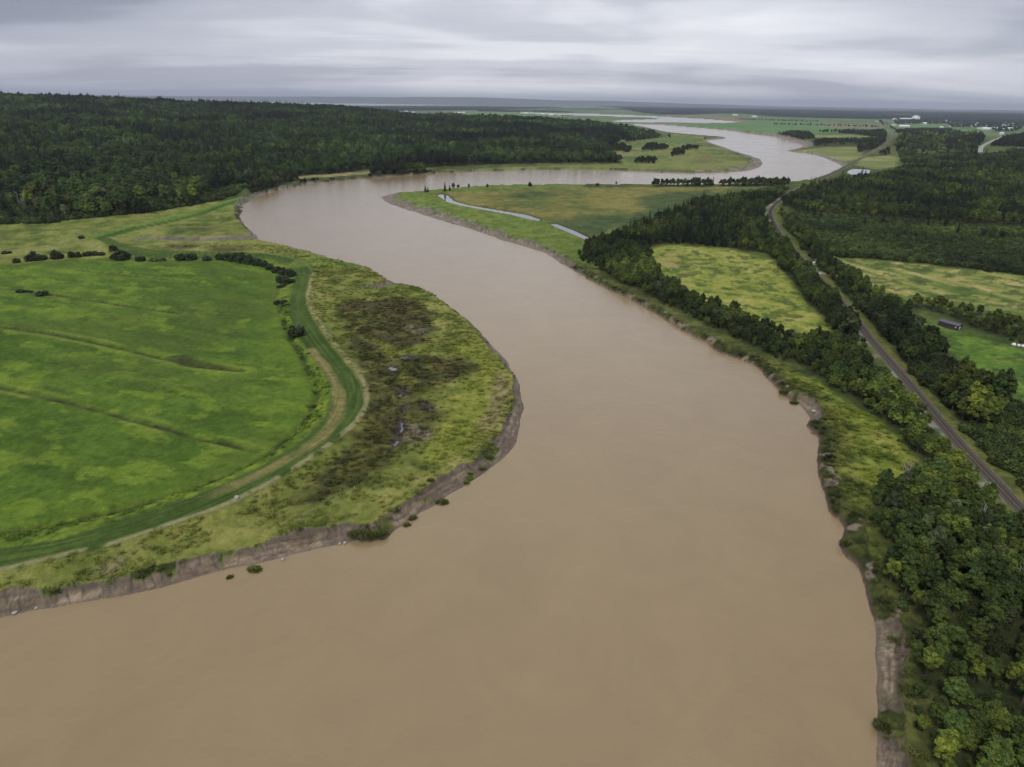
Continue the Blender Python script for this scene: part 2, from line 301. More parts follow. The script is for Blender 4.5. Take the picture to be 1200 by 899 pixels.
def hill(X, Y):
    az = np.arctan2(X, Y); r = np.hypot(X, Y)
    r0 = np.interp(az, foot_az[fo], foot_r[fo]) + 30
    r1 = np.interp(az, c_az, c_r); z1 = np.interp(az, c_az, c_z) - PLAT
    w = ss(c_az[-1] + 0.015, c_az[-1] - 0.06, az) * ss(-1.5, -1.0, az)
    t = np.clip((r - r0) / np.maximum(r1 - r0, 50), 0, 1)
    up = t ** 1.25
    dn = 1 - ss(r1 + 100, r1 + 2000, r)
    und = 1 + (fbm(X, Y, 420, 3, 5) - 0.5) * 0.5 * np.sin(np.pi * t)
    return np.where(r > r0, z1 * up * dn * und * w, 0)

def rise(X, Y):       # the land climbs a little on the far right
    return 26 * ss(700, 2400, X + 0.1 * Y) * ss(4500, 2200, np.hypot(X, Y))

# ------------------------------------------------------------------ terrain: height, albedo, zone
ZG, ZF, ZD, ZM, ZB, ZW, ZP = 0, 1, 2, 3, 4, 5, 6       # ground, hay field, dyke, marsh, mud bank, meadow, path
def C(*c): return np.array(c, np.float32)
def terrain(X, Y, full=True):
    n = X.size
    r = np.hypot(X, Y)
    near = r < 2600
    wx = (fbm(X, Y, 9, 3, 1) - .5); wy = (fbm(X, Y, 9, 3, 2) - .5)
    amp = np.where(r < 900, 3.2, 5.0)
    Xw = X + wx * amp; Yw = Y + wy * amp                       # ragged outlines
    # --- river
    wamp = np.clip(r / 250, 0.6, 4)
    Xr = X + wx * 2.0 * wamp; Yr = Y + wy * 2.0 * wamp
    inr = inside(Xr, Yr, RIVER)
    S = np.zeros(n); D = np.full(n, 1e6); BW = np.full(n, 5.0); BK = np.full(n, 0.3)
    m = r < 4200
    if m.any():
        d, i = seg_dist(Xr[m], Yr[m], RIVER, True)
        i0 = np.floor(i).astype(int) % len(RIVER); i1 = (i0 + 1) % len(RIVER); f = i - np.floor(i)
        S[m] = RIV_S[i0] * (1 - f) + RIV_S[i0 + 1] * f; D[m] = d; BW[m] = RIV_W[i0] * (1 - f) + RIV_W[i1] * f; BK[m] = RIV_K[i0] * (1 - f) + RIV_K[i1] * f
    inr2 = inside(Xw, Yw, RIVER2)
    insea = inside(X, Y, SEA)
    water = inr | inr2 | insea
    BW = BW * (0.42 + 0.95 * fbm(X, Y, 9, 3, 8))
    t = np.clip(D / BW, 0, 1.5)
    h_lo = 1.55
    prof = np.where(t < .72, t / .72 * h_lo, h_lo + ss(.72, 1.0, t) * (PLAT - h_lo))
    prof_v = PLAT * np.sqrt(np.clip(t, 0, 1))
    z = prof * (1 - BK) + prof_v * BK
    onbank = (~water) & (t < 1.0)
    # rills in the mud and slumped lumps on the overgrown banks
    mudm = onbank * (1 - BK)
    rill = fbm(S + wx * 3, D * .45 + wy * 2, 2.2, 3, 31); shelf = fbm(S * .12, D * 1.3 + wx * 1.5, 1.0, 3, 32)
    z = z - mudm * ss(.12, .0, np.abs(rill - .5)) * np.where(r < 480, .34, .15) * np.clip(t * 3, 0, 1) + mudm * (shelf - .5) * .5 * np.clip(t * 3, 0, 1)
    lump = fbm(X, Y, 3.4, 3, 33)
    z = z + onbank * BK * (lump - .42) * 2.2 * np.clip(t * 2.5, 0.25, 1)
    z = np.where(inr, -np.clip(0.15 + D * .35, 0, 2.5), z)
    z = np.where(inr2 | insea, -1.5, z)
    # --- hills
    land = ~water
    z = z + np.where(land, hill(X, Y) + rise(X, Y), 0)
    # far low rise of wooded land at the horizon on the right
    z = z + np.where(land, 30 * ss(9000, 14000, r) * ss(.0, .12, np.arctan2(X, Y)), 0)
    # small scale roughness of the ground
    rough = (fbm(X, Y, 1.9, 3, 41) - .5)
    field = sdist(Xw, Yw, FIELD, 90)
    strip = sdist(X + wx * .8, Y + wy * .8, STRIP, 60)
    smooth = np.maximum(ss(2, -4, field) * .8, ss(1, -2, strip))
    z = z + np.where(land & (t > .9), rough * .7 * (1 - smooth) * (r < 1500), 0)
    # dyke
    dd, dv = ldist(X, Y, DYKE_CL, 40)
    fade = ss(len(DYKE_CL) - 1, len(DYKE_CL) - 12, dv)
    dyk = ss(13.0, 4.5, dd) * 1.6 * np.where(dv > 60, ss(8, 3, dd), 1)
    z = z + np.where(land, dyk, 0)
    di, _ = ldist(X + wx, Y + wy, DITCH_IN, 40)
    z = z - ss(2.6, .4, di) * .9 * land
    dits = np.full(n, 1e6)
    for ln, w in DITCHES:
        q, _ = ldist(X + wx * .9, Y + wy * .9, ln, 40); dits = np.minimum(dits, q / w)
    z = z - ss(1.3, .3, dits) * .7 * land
    # creek, pond, inlets and marsh pools are dug in
    dig = np.full(n, 1e6)
    for c in CREEK: dig = np.minimum(dig, sdist(X + wx, Y + wy, c, 40))
    z = np.where(land & (dig < 4), np.minimum(z, 0.6 + np.clip(dig + 1.5, 0, 6) * .45), z)
    dp = sdist(X + wx, Y + wy, POND, 40)
    z = np.where(dp < 4, np.minimum(z, 1.0 + np.clip(dp + 2, 0, 8) * .3), z)
    i1, v1 = ldist(Xw, Yw, INLET, 40); hw = np.interp(v1 / (len(INLET) - 1), [0, .25, .7, 1], [6, 7.5, 5.5, 2.0])
    i2, v2 = ldist(Xw, Yw, INLET2, 40); hw2 = np.interp(v2 / (len(INLET2) - 1), [0, .6, 1], [4.5, 4, 1.5])
    tin = np.minimum(i1 / hw, i2 / hw2)
    z = np.where(land & (tin < 1.15), np.minimum(z, np.where(i1 / hw < i2 / hw2, -.22 + 0.9 * ss(7, 12, v1), -.1 + .2 * v2 / 4) + 2.9 * ss(.22, 1.1, tin)), z)
    pool = np.full(n, 1e6)
    for c in MPOOLS[1:]: pool = np.minimum(pool, sdist(X + wx * 6 + (fbm(X, Y, 2.2, 2, 47) - .5) * 2.2, Y + wy * 9, c, 15))
    z = np.where(pool < 1.5, np.minimum(z, 1.45 + np.clip(pool + .95, 0, 2.6) * .42), z)
    # railway embankment and road bed
    rd, rv = ldist(X, Y, RAIL, 60)
    z = np.where(rd < 14, z + (np.maximum(3.35 + rise(X, Y), z) - z) * ss(9.5, 4.3, rd), z)
    z = np.where(rd < 4.0, 3.35 + rise(X, Y), z)
    qd, _ = ldist(X, Y, ROAD, 60)
    z = np.where(qd < 30, z + (3.0 + rise(X, Y) - z) * ss(24, 9, qd), z)
    if not full:
        return z, dict(water=water, D=D, t=t, BK=BK, onbank=onbank, rd=rd, qd=qd, field=field, strip=strip, dig=dig, tin=tin)
    # ---------------- albedo
    zone = np.zeros(n, np.int8)
    f40 = fbm(X, Y, 60, 4, 51); f8 = fbm(X, Y, 8, 4, 52); f3 = fbm(X, Y, 2.2, 3, 53); f200 = fbm(X, Y, 260, 3, 54)
    col = np.empty((n, 3), np.float32)
    def paint(mask, c):
        nonlocal col
        mm = np.clip(mask, 0, 1).astype(np.float32)[:, None]
        col = col * (1 - mm) + np.asarray(c, np.float32) * mm
    def grad(f, stops):
        xs = [s[0] for s in stops]
        return np.stack([np.interp(f, xs, [s[1][k] for s in stops]) for k in range(3)], 1).astype(np.float32)
    # default: rough green land; the plain beyond is a patchwork
    col[:] = grad(f8 * .6 + f40 * .4, [(.3, (.030, .048, .013)), (.5, (.060, .082, .020)), (.7, (.105, .125, .032))])
    far = ss(2300, 3200, r)
    cell = vnoise(np.floor(X / 420 + wx * .2), np.floor(Y / 260 + wy * .2) + .0, 77)
    paint(far, grad(cell * .7 + f200 * .3, [(.2, (.07, .11, .045)), (.5, (.09, .15, .055)), (.75, (.13, .17, .07)), (.9, (.17, .16, .09))]))
    for p in FARM: paint(ss(12, -12, sdist(Xw, Yw, p, 60)), grad(f40 * .5 + f200 * .5, [(.3, (.075, .155, .05)), (.7, (.115, .20, .065))]))
    for p in FBROWN: paint(ss(14, -14, sdist(Xw, Yw, p, 60)) * .85, (.19, .155, .10))
    for p in FPALE: paint(ss(8, -8, sdist(Xw, Yw, p, 60)) * .9, grad(f40, [(.3, (.14, .17, .05)), (.7, (.24, .25, .09))]))
    # left marsh (everything west of the river that is not field): yellow green salt grass
    westm = (X < G(640, 400)[0]) & (r < 760) & land
    mar = grad(f8 * .55 + f40 * .2 + f3 * .25, [(.3, (.070, .086, .020)), (.45, (.125, .146, .032)), (.58, (.18, .19, .046)), (.75, (.245, .24, .075))])
    paint(westm * 1.0, mar); zone[westm] = ZM
    rr = ss(.5, .62, fbm(X, Y, 18, 4, 61)) * westm
    paint(rr * .4, (.10, .125, .024))
    for p in MDARK:
        q = sdist(X + wx * 9, Y + wy * 9, p, 40)
        patt = grad(f8 * .5 + f3 * .5, [(.3, (.022, .027, .011)), (.45, (.042, .046, .015)), (.56, (.070, .070, .021)), (.7, (.12, .125, .032))])
        paint(ss(2.5, -3.5, q) * (.78 + .22 * ss(.35, .5, f8)), patt * .98)
        paint(ss(0, -6, q) * ss(.52, .66, fbm(X, Y, 13, 3, 62)) * .40, (.066, .046, .024))
    for p in MTONGUE: paint(ss(2, -4, sdist(X + wx * 6, Y + wy * 6, p, 30)) * .75, grad(f8 * .4 + f3 * .6, [(.3, (.12, .15, .024)), (.6, (.20, .22, .036)), (.75, (.25, .25, .055))]))
    for p in MPALE: paint(ss(1, -2, sdist(X + wx * 8, Y + wy * 8, p, 30)) * ss(.42, .55, f3) * .6, (.19, .16, .115))
    paint(ss(1.5, -2, sdist(X + wx * 3, Y + wy * 3, MTAN, 30)) * (.55 + .4 * f3), grad(f3, [(.3, (.12, .10, .045)), (.7, (.24, .20, .10))]))
    q, _ = ldist(X + wx * 1.5, Y + wy * 1.5, GREENPATH, 30); paint(ss(2.2, .6, q) * .3 * ss(.35, .55, f8), grad(f3, [(.3, (.10, .15, .05)), (.7, (.19, .21, .09))]))
    for p in UPPER_BROWN: paint(ss(3, -5, sdist(Xw, Yw, p, 40)) * .8, grad(f8, [(.3, (.06, .05, .025)), (.7, (.12, .10, .035))]))
    paint(westm * ss(2.0, .2, pool), (.06, .05, .04))
    # upper left rough pasture
    upp = westm & (Y > G(200, 300)[1]) & (X < G(290, 250)[0])
    paint(upp * .8, grad(f8 * .45 + f40 * .4 + f3 * .15, [(.33, (.040, .062, .016)), (.44, (.080, .112, .022)), (.54, (.135, .165, .032)), (.66, (.21, .21, .07))]))
    # hay field: soft streaks along the ditches
    ang = math.atan2(*(G(285, 434) - G(0, 382))[::-1]); ca, sa = math.cos(ang), math.sin(ang)
    U = X * ca + Y * sa; V = -X * sa + Y * ca
    s1 = fbm(U * .5, V, 7, 5, 71, .6); s2 = fbm(U * .3, V, 5, 3, 72); s3 = fbm(U * .55, V, 42, 3, 73)
    patch = ss(.55, .61, s1 * .55 + s3 * .25 + f8 * .20)
    fcol = grad(s2 * .45 + s3 * .25 + f3 * .3, [(.34, (.044, .080, .011)), (.5, (.061, .110, .014)), (.66, (.084, .140, .019))])
    fm = ss(1.5, -1.5, field)
    paint(fm, fcol)
    paint(fm * patch * .75, grad(f8 * .6 + f3 * .4, [(.3, (.092, .150, .014)), (.7, (.150, .212, .026))]))
    paint(fm * ss(-14, -3, field) * (.2 + .4 * ss(.4, .6, s1)), (.105, .165, .018))
    paint(fm * ss(.58, .7, fbm(U * .4, V, 24, 4, 74)) * .4, (.056, .078, .016))
    zone[field < 0] = ZF
    dk = ss(.95, .25, dits) * fm
    paint(dk * (.45 + .55 * ss(.34, .5, fbm(X, Y, 11, 3, 75))) * .9, grad(f3, [(.3, (.028, .028, .011)), (.7, (.07, .062, .026))]))
    paint(fm * ss(3.4, 1.6, dits) * ss(1.0, 1.6, dits) * ss(.42, .58, fbm(X, Y, 20, 3, 76)) * .7, (.155, .20, .032))
    paint(ss(1, -2.5, sdist(X + wx * 4, Y + wy * 4, DARKSPOT, 30)) * .9, grad(f3, [(.3, (.022, .036, .010)), (.7, (.058, .06, .02))]))
    # weedy ditch between field and mown dyke
    wd = land & (dd < 42) & (field > 0) & (strip > 0) & inside(X, Y, np.vstack([GP([(-300, 600), (0, 560), (200, 500), (300, 420), (300, 300), (345, 305)]), GP(STRIP_IN[:16][::-1], 4.0)]))
    paint(wd * 1.0, grad(f3 * .6 + f8 * .4, [(.3, (.04, .066, .012)), (.5, (.092, .145, .018)), (.7, (.155, .205, .026))]))
    paint(ss(1.9, .5, di) * land * ss(.35, .5, f8) * .85, grad(f3, [(.3, (.022, .035, .010)), (.7, (.06, .075, .02))]))
    # mown dyke
    sm = ss(.6, -.6, strip) * land
    st = fbm(dv * 0.6, dd * 2.2, 1.6, 3, 81)
    paint(sm, grad(st * .6 + f8 * .4, [(.3, (.034, .060, .013)), (.5, (.050, .085, .016)), (.7, (.082, .118, .024))]))
    q, qv = ldist(X, Y, TAN, 30)
    paint(sm * ss(3.1, .9, q + wx * 2.0) * .8 * ss(0, 6, qv), grad(fbm(dv * .4, dd * 4, 1.5, 3, 82) * .6 + f3 * .4, [(.3, (.12, .125, .036)), (.6, (.235, .19, .075)), (.8, (.30, .24, .11))]))
    zone[(strip < 0) & land] = ZD
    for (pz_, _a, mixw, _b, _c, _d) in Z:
        if mixw[2] < .9: paint(ss(3, -4, sdist(Xw, Yw, pz_, 30)) * land * .9, grad(f8 * .5 + f3 * .5, [(.3, (.020, .024, .010)), (.7, (.045, .05, .020))]))  # leaf litter, kept dark to paint the shaded gaps between trees
    # far part of the dyke: a green ridge with a dark ditch line beside it
    q, _ = ldist(X, Y, DYKE_FAR, 40)
    paint(ss(8.5, 6.5, q) * land, grad(f8, [(.3, (.075, .145, .022)), (.7, (.12, .195, .028))]))
    o = ldist(X - 3.0, Y + 9.0, DYKE_FAR, 40)[0]
    paint(ss(2.6, 1.0, o) * land * .8, (.03, .045, .014))
    # pale edge of the marsh along the dyke
    q, _ = ldist(X + wx * 1.2, Y + wy * 1.2, MARSH_EDGE, 30)
    paint(ss(1.3, .4, q) * land * ss(.28, .42, f8) * .8, (.25, .23, .12))
    # middle and far points
    midm = ss(4, -6, sdist(Xw, Yw, MID, 50))
    paint(midm, grad(f40 * .45 + f8 * .55, [(.32, (.075, .10, .024)), (.47, (.135, .135, .034)), (.6, (.185, .165, .046)), (.75, (.20, .185, .06))]))
    for p in MID_DARK: paint(ss(8, -12, sdist(X + wx * 16, Y + wy * 16, p, 60)) * .85, grad(f8, [(.3, (.028, .055, .020)), (.7, (.058, .09, .028))]))
    zone[(midm > .5)] = ZM
    midr = land & (r > 430) & (r < 1100) & (X > G(447, 235)[0]) & (X < G(700, 300)[0] + 30) & (Y < G(600, 216)[1]) & (midm < .5) & (Y > 0) & (X < 110)
    paint(midr * .8, grad(f8 * .6 + f3 * .4, [(.3, (.07, .11, .020)), (.5, (.115, .165, .026)), (.7, (.16, .20, .045))]))
    pm = ss(6, -8, sdist(Xw, Yw, PENIN, 60))
    paint(pm, grad(f40 * .45 + f8 * .4 + f200 * .15, [(.34, (.060, .090, .026)), (.46, (.105, .140, .034)), (.56, (.15, .175, .046)), (.68, (.20, .185, .07))]))
    paint(ss(4, -6, sdist(Xw, Yw, GP([(338, 210.5), (370, 208), (400, 206.5), (433, 203.5), (433, 201), (400, 203), (340, 207.5)]), 40)) * .9, grad(f8, [(.3, (.20, .17, .075)), (.7, (.30, .25, .12))]))
    for q_, c_ in ((GP([(815, 184), (830, 181), (840, 186), (832, 192), (818, 190)]), (.15, .115, .05)), (GP([(700, 186), (760, 181), (790, 184), (740, 188)]), (.065, .10, .028)), (GP([(745, 168), (790, 160), (820, 162), (800, 168)]), (.09, .145, .04)), (GP([(800, 192), (870, 189), (880, 193), (820, 198)]), (.17, .175, .055))):
        paint(ss(8, -12, sdist(X + wx * 22, Y + wy * 22, q_, 60)) * .75, c_)
    paint(ss(1.5, -1.5, sdist(X + wx * 4, Y + wy * 4, GP([(110, 672), (134, 657), (142, 660), (128, 674)]), 20)) * .8, (.21, .19, .10))
    # meadows on the right bank
    for k, p in enumerate((TRI, MEADOW1, MEADOW2, MEADOW3)):
        q = sdist(Xw, Yw, p, 40); mm = ss(2, -2, q)
        if k == 0: g_ = grad(f8 * .5 + f3 * .5, [(.3, (.065, .09, .016)), (.45, (.12, .155, .022)), (.58, (.175, .20, .032)), (.72, (.23, .23, .06))])
        elif k == 1: g_ = grad(f40 * .2 + f8 * .5 + f3 * .3, [(.3, (.07, .105, .020)), (.45, (.165, .20, .034)), (.6, (.25, .26, .055)), (.75, (.32, .275, .10))])
        elif k == 2:
            A = math.atan2(*(G(1200, 360) - G(1020, 310))[::-1]); u = X * math.cos(A) + Y * math.sin(A); v = -X * math.sin(A) + Y * math.cos(A)
            g_ = grad(fbm(u * .3, v, 7, 4, 83) * .65 + f8 * .35, [(.33, (.075, .115, .026)), (.46, (.15, .185, .04)), (.58, (.24, .235, .07)), (.7, (.36, .30, .13))])
        else: g_ = grad(f8 * .4 + f3 * .4 + f40 * .2, [(.3, (.05, .10, .016)), (.5, (.085, .155, .022)), (.68, (.14, .20, .034))])
        paint(mm, g_); zone[mm > .5] = ZW
        if k: paint(mm * ss(.54, .62, fbm(X, Y, 6.5, 3, 97 + k)) * .75, grad(f3, [(.3, (.030, .052, .014)), (.7, (.065, .095, .024))]))
    q = ss(6, -10, sdist(Xw, Yw, GP([(765, 296), (800, 292), (815, 308), (800, 325), (775, 318)]), 30)); paint(q * ss(.45, .6, f8) * .7, (.27, .20, .09))
    rim = land & (D < 15) & (X > G(640, 300)[0]) & (r < 560) & (Y < G(655, 300)[1])
    paint(rim * ss(15, 6, D + (f8 - .5) * 9) * .7, grad(f8 * .5 + f3 * .5, [(.3, (.028, .036, .012)), (.5, (.058, .066, .018)), (.7, (.12, .12, .036))]))
    # banks: mud, then dark overgrown lumps
    mud = grad(shelf * .55 + f3 * .2 + f8 * .25, [(.3, (.076, .053, .030)), (.45, (.150, .110, .066)), (.58, (.205, .155, .097)), (.72, (.285, .222, .145))])
    over = ss(.60, .72, fbm(X, Y, 5.5, 3, 96) + .28 * (t - .6))
    mk = onbank * (1 - ss(.25, .6, BK + (f8 - .5) * .8)) * (1 - over * .9)
    scarp_shade = ss(.66, .78, t + (f8 - .5) * .25) * ss(1.04, .98, t)
    paint(mk * ss(1.02, .9, t + (f3 - .5) * .2), mud)
    paint(mk * ss(.11, .02, np.abs(rill - .5)) * np.where(r < 480, .5, .2), (.075, .058, .046)); paint(mk * ss(.07, .015, np.abs(shelf - .5)) * .6, (.07, .055, .044)); paint(mk * ss(.2, .06, t) * .6, (.12, .092, .07))
    paint(mk * scarp_shade * .6, (.066, .049, .033))  # shadow of the bank edge painted into the mud colour
    vk = onbank * ss(.25, .6, BK + (f8 - .5) * .8)
    paint(onbank * over * (1 - BK), grad(f3, [(.3, (.035, .045, .014)), (.7, (.11, .125, .032))]))
    paint(vk, grad(lump * .5 + f3 * .5, [(.3, (.020, .024, .009)), (.5, (.036, .045, .013)), (.66, (.062, .070, .02)), (.8, (.12, .11, .05))]))
    paint(vk * ss(.6, .68, fbm(X, Y, 6, 3, 91)) * .8, (.22, .175, .13))
    paint(vk * ss(.22, .05, t), (.085, .066, .048))
    zone[(mk > .5) & (t < .95)] = ZB
    k_ = land & (tin < 1.05); zone[k_] = ZB
    paint(k_ * ss(1.1, .95, tin), grad(f8 * .5 + f3 * .5, [(.3, (.10, .076, .054)), (.7, (.19, .15, .115))])); paint(k_ * ss(.6, .95, tin) * .75, (.062, .046, .034))
    paint(ss(3, .5, dig) * land * .8, (.045, .05, .022))
    paint(water, (.20, .15, .11))
    # railway verge: grey gravel on the river side, yellow green on the other
    side = ldist(X - 1.5, Y + 1.5, RAIL, 30)[0] < rd
    vg = np.where(side, 1.0, ss(.40, .56, fbm(X, Y, 5, 3, 95)))
    paint(ss(6.8, 4.8, rd + (f3 - .5) * 2.5) * .9 * vg, np.where(side[:, None], grad(f3, [(.3, (.06, .075, .018)), (.7, (.13, .13, .036))]), grad(f3, [(.3, (.11, .105, .08)), (.7, (.24, .225, .20))])))
    paint(ss(2.6, 2.0, rd + (f3 - .5) * 1.2), (.13, .12, .105))
    zone[rd < 2.4] = ZP
    q, _ = ldist(X, Y, ROADTRACK, 20); paint(ss(2.4, 1.6, q), (.30, .27, .24))
    # forest soil is dark leaf litter; its colour also paints the shaded gaps between trees
    wet = (zone != ZB)[:, None]; col = np.where(wet, col * 1.1, col).astype(np.float32)
    return z, col, zone

# ------------------------------------------------------------------ where the plants grow
hill_front = FOOT[:]
def az_r(x, r):
    d = ray(x, 200); a = math.atan2(d[0], d[1]); return [r * math.sin(a), r * math.cos(a)]
HILLW = np.vstack([GP(hill_front), [az_r(x, r) for x, r in ((785, 2380), (740, 2420), (700, 2480), (640, 2560), (500, 2600), (400, 2700), (200, 2800), (0, 2850), (-420, 2850))]])
# (outline, spacing, share of broadleaf/spruce/shrub, size range, what the wood is, tint shift)
Z = []
def zone(poly, sp, mix, size, phrase, dark=1.0, rmax=1e9): Z.append((poly, sp, mix, size, phrase, dark))
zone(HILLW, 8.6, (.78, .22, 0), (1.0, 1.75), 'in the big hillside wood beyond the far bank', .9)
zone(GP([(-100, 266), (0, 263), (60, 262), (90, 257), (167, 250), (233, 240), (277, 229), (290, 218), (233, 226), (167, 234), (90, 240), (0, 245), (-100, 246)]), 3.5, (.07, .0, .93), (1.0, 2.0), 'in the scrub along the foot of the hillside wood', 1.5)
zone(GP([(292, 228), (318, 222), (338, 214), (352, 211), (345, 207), (318, 209), (295, 219)]), 5, (.7, .1, .2), (.8, 1.1), 'in the clump at the river bend below the hillside wood', .62)
zone(GP([(352, 214.5), (400, 211), (437, 206.8), (437, 205.5), (400, 209.3), (352, 212)]), 4, (.0, 0, 1), (.9, 1.5), 'in the low scrub on the far river bank', .7)
zone(GP([(434, 206.5), (500, 202.6), (498, 199.5), (470, 199.8), (434, 203)]), 5.5, (.9, .1, 0), (1.0, 1.5), 'in the row of bank trees beside the pale strip field', .75)
zone(GP([(500, 203), (525, 201.7), (525, 200.8), (500, 201)]), 4, (0, 0, 1), (1, 1.6), 'in the low scrub on the far river bank', .6)
B1 = GP([(680, 302), (694, 312), (722, 328), (772, 354), (832, 384), (892, 411), (938, 430), (992, 463), (1038, 494), (1078, 538), (1086, 562), (1062, 572), (1043, 575), (1023, 578), (1022, 600), (1034, 650), (1046, 700), (1056, 745), (1062, 790), (1070, 840), (1078, 899), (1100, 1050), (1130, 1500), (2300, 1500), (2300, 900), (1420, 790), (1235, 655), (1180, 612), (1143, 572), (1108, 533), (1068, 482), (1036, 440), (1012, 408), (990, 403), (965, 404), (930, 400), (890, 386), (850, 368), (805, 347), (770, 324), (760, 300), (745, 291), (720, 286), (694, 286)])
zone(B1, 2.7, (.82, .0, .18), (.42, .86), 'in the dense belt between river and railway', 1.0)
zone(GP([(905, 300), (915, 315), (930, 333), (955, 362), (985, 398), (1008, 395), (1001, 378), (984, 360), (962, 338), (943, 318), (922, 296), (908, 280)]), 3.2, (.92, .0, .08), (.75, 1.12), 'between the right meadow and the railway', .9)
zone(GP([(692, 288), (725, 275), (765, 261), (795, 248), (833, 238), (865, 231), (905, 227), (935, 224), (912, 235), (896, 243), (896, 255), (901, 268), (911, 283), (922, 298), (905, 299), (850, 290), (785, 285), (764, 290), (745, 292)]), 4.4, (.76, .24, 0), (.65, 1.05), 'in the dark grove between the marsh and the railway', .9)
zone(GP([(912, 250), (920, 266), (934, 285), (959, 314), (982, 338), (1004, 365), (1031, 396), (1060, 428), (1112, 420), (1108, 410), (1083, 395), (1066, 372), (1050, 355), (1020, 338), (992, 322), (975, 304), (962, 285), (940, 262)]), 3.0, (.50, .006, .494), (.5, .85), 'in the thicket on the right of the railway', 1.0)
zone(GP([(1060, 428), (1074, 446), (1119, 492), (1162, 537), (1205, 578), (1300, 640), (1420, 660), (1420, 520), (1200, 480), (1165, 460), (1140, 436), (1112, 420)]), 2.3, (.07, .0, .93), (.85, 1.6), 'in the low dark thicket between railway and bright meadow', .8)
zone(GP([(1062, 363), (1085, 364), (1103, 369), (1127, 379), (1160, 391), (1200, 402), (1300, 425), (1300, 392), (1200, 384), (1160, 376), (1120, 367), (1085, 357), (1065, 357)]), 4.0, (.7, 0, .3), (.5, .78), 'in the hedge behind the long dark shed', .8)
zone(GP([(928, 230), (945, 224), (975, 217), (1010, 212), (1050, 204), (1060, 196), (1120, 188), (1143, 189), (1152, 188), (1200, 183), (1420, 177), (1420, 300), (1200, 266), (1100, 260), (1000, 253), (950, 250), (928, 246), (914, 239)]), 6.0, (.78, .22, 0), (.75, 1.2), 'in the flat mixed wood beyond the railway', 1.0)
zone(GP([(928, 250), (1000, 255), (1100, 262), (1200, 268), (1420, 285), (1420, 352), (1200, 323), (1120, 313), (1050, 305.5), (984, 301), (950, 283)]), 2.7, (0, 0, 1), (.9, 1.5), 'in the low scrub above the striped meadow', 1.2)
zone(GP([(1160, 176), (1172, 170), (1195, 165), (1250, 161), (1420, 148), (1420, 174), (1200, 178)]), 8, (.6, .4, 0), (.9, 1.25), 'in the wood right of the far road', .62)
for p in ([(908, 158.5), (930, 157), (950, 159.5), (955, 165), (940, 165), (920, 162.5)], [(950, 168.5), (975, 165.5), (1005, 167), (1012, 173), (985, 172.5), (955, 172)], [(980, 158.5), (1036, 155.5), (1038, 164), (1020, 164), (1008, 161.5)], [(1005, 168), (1024, 166), (1036, 163), (1038, 170), (1022, 178), (1004, 180)], [(1047, 157.5), (1075, 152.5), (1112, 152), (1118, 156.5), (1080, 159.5), (1052, 160)], [(1028, 181), (1040, 178), (1046, 182), (1032, 184)]):
    zone(GP(p), 9, (.7, .3, 0), (.7, 1.05), 'in a wood patch beside the straight far railway', .68)
zone(GP([(1052, 162), (1120, 159), (1150, 161), (1148, 166), (1144, 186), (1112, 188), (1062, 196), (1054, 186), (1048, 172)]), 5.5, (.05, .03, .92), (.9, 1.5), 'in the low wood left of the far road', 1.9)
zone(GP([(1106, 172.5), (1130, 168.5), (1152, 167.5), (1150, 171.5), (1143, 176), (1110, 178)]), 8, (.4, .6, 0), (1.0, 1.4), 'in the dark row left of the far road', .6)
for p, ph in (([(743, 192), (768, 191.6), (768, 188), (745, 188)], 'in the compact clump on the far point'), ([(752, 177), (780, 176), (783, 172.5), (756, 172)], 'in the upper clump on the far point'), ([(786, 183), (802, 182), (802, 178), (790, 177.5)], 'in the right clump on the far point'), ([(708, 179), (738, 178.5), (740, 174), (716, 174)], 'at the edge of the wood on the far point'), ([(800, 176.5), (818, 174.5), (818, 173.2), (800, 174.5)], 'in the right clump on the far point')):
    zone(GP(p), 6, (.95, .05, 0), (.75, 1.0), ph, .55)
zone(GP([(766, 219), (790, 218.6), (835, 218.4), (835, 216.4), (766, 217.2)]), 4.5, (.9, .1, 0), (.7, .95), 'in the row along the far side of the middle point', .62)
zone(GP([(843, 218.6), (905, 218.4), (925, 216.5), (925, 214.5), (905, 215.2), (843, 216.6)]), 4.5, (.92, .08, 0), (.6, .95), 'in the row along the far side of the middle point', .85)
FARW = [(GP([(690, 124.2), (760, 125), (800, 126), (1000, 129.2), (1200, 132.3), (1420, 136), (1420, 153), (1200, 144), (1100, 141), (1000, 139.6), (960, 139), (900, 136.4), (872, 134), (840, 133.6), (800, 135.0), (770, 134.4), (755, 133)]), 42, 3.8), (GP([(400, 124.8), (470, 125.0), (560, 124.8), (640, 126.0), (660, 127.5), (620, 128.2), (560, 129.6), (500, 130), (400, 130.5)]), 34, 2.6),
        (GP([(905, 146.2), (1030, 149.6), (1030, 150), (905, 146.6)]), 26, 1.3), (GP([(640, 128.6), (790, 131), (790, 131.4), (640, 129)]), 40, 1.6), (GP([(862, 140.3), (960, 143), (960, 143.4), (862, 140.7)]), 30, 1.3), (GP([(960, 158.3), (1000, 157.4), (1000, 158), (960, 159)]), 12, .9),
        (GP([(560, 130), (640, 130.2), (690, 133.6), (688, 134.8), (640, 132.6), (560, 131)]), 42, 2.0), (GP([(1048, 141), (1110, 140), (1200, 143), (1320, 146), (1320, 152), (1200, 150), (1110, 146), (1048, 146)]), 44, 2.0), (GP([(1110, 146), (1200, 149), (1190, 155), (1165, 156), (1160, 150), (1115, 150)]), 34, 1.6), (GP([(1030, 142), (1036, 142), (1050, 156), (1044, 157)]), 22, 1.5), (GP([(610, 122.9), (634, 122.9), (634, 123.6), (610, 123.6)]), 60, 3.0)]


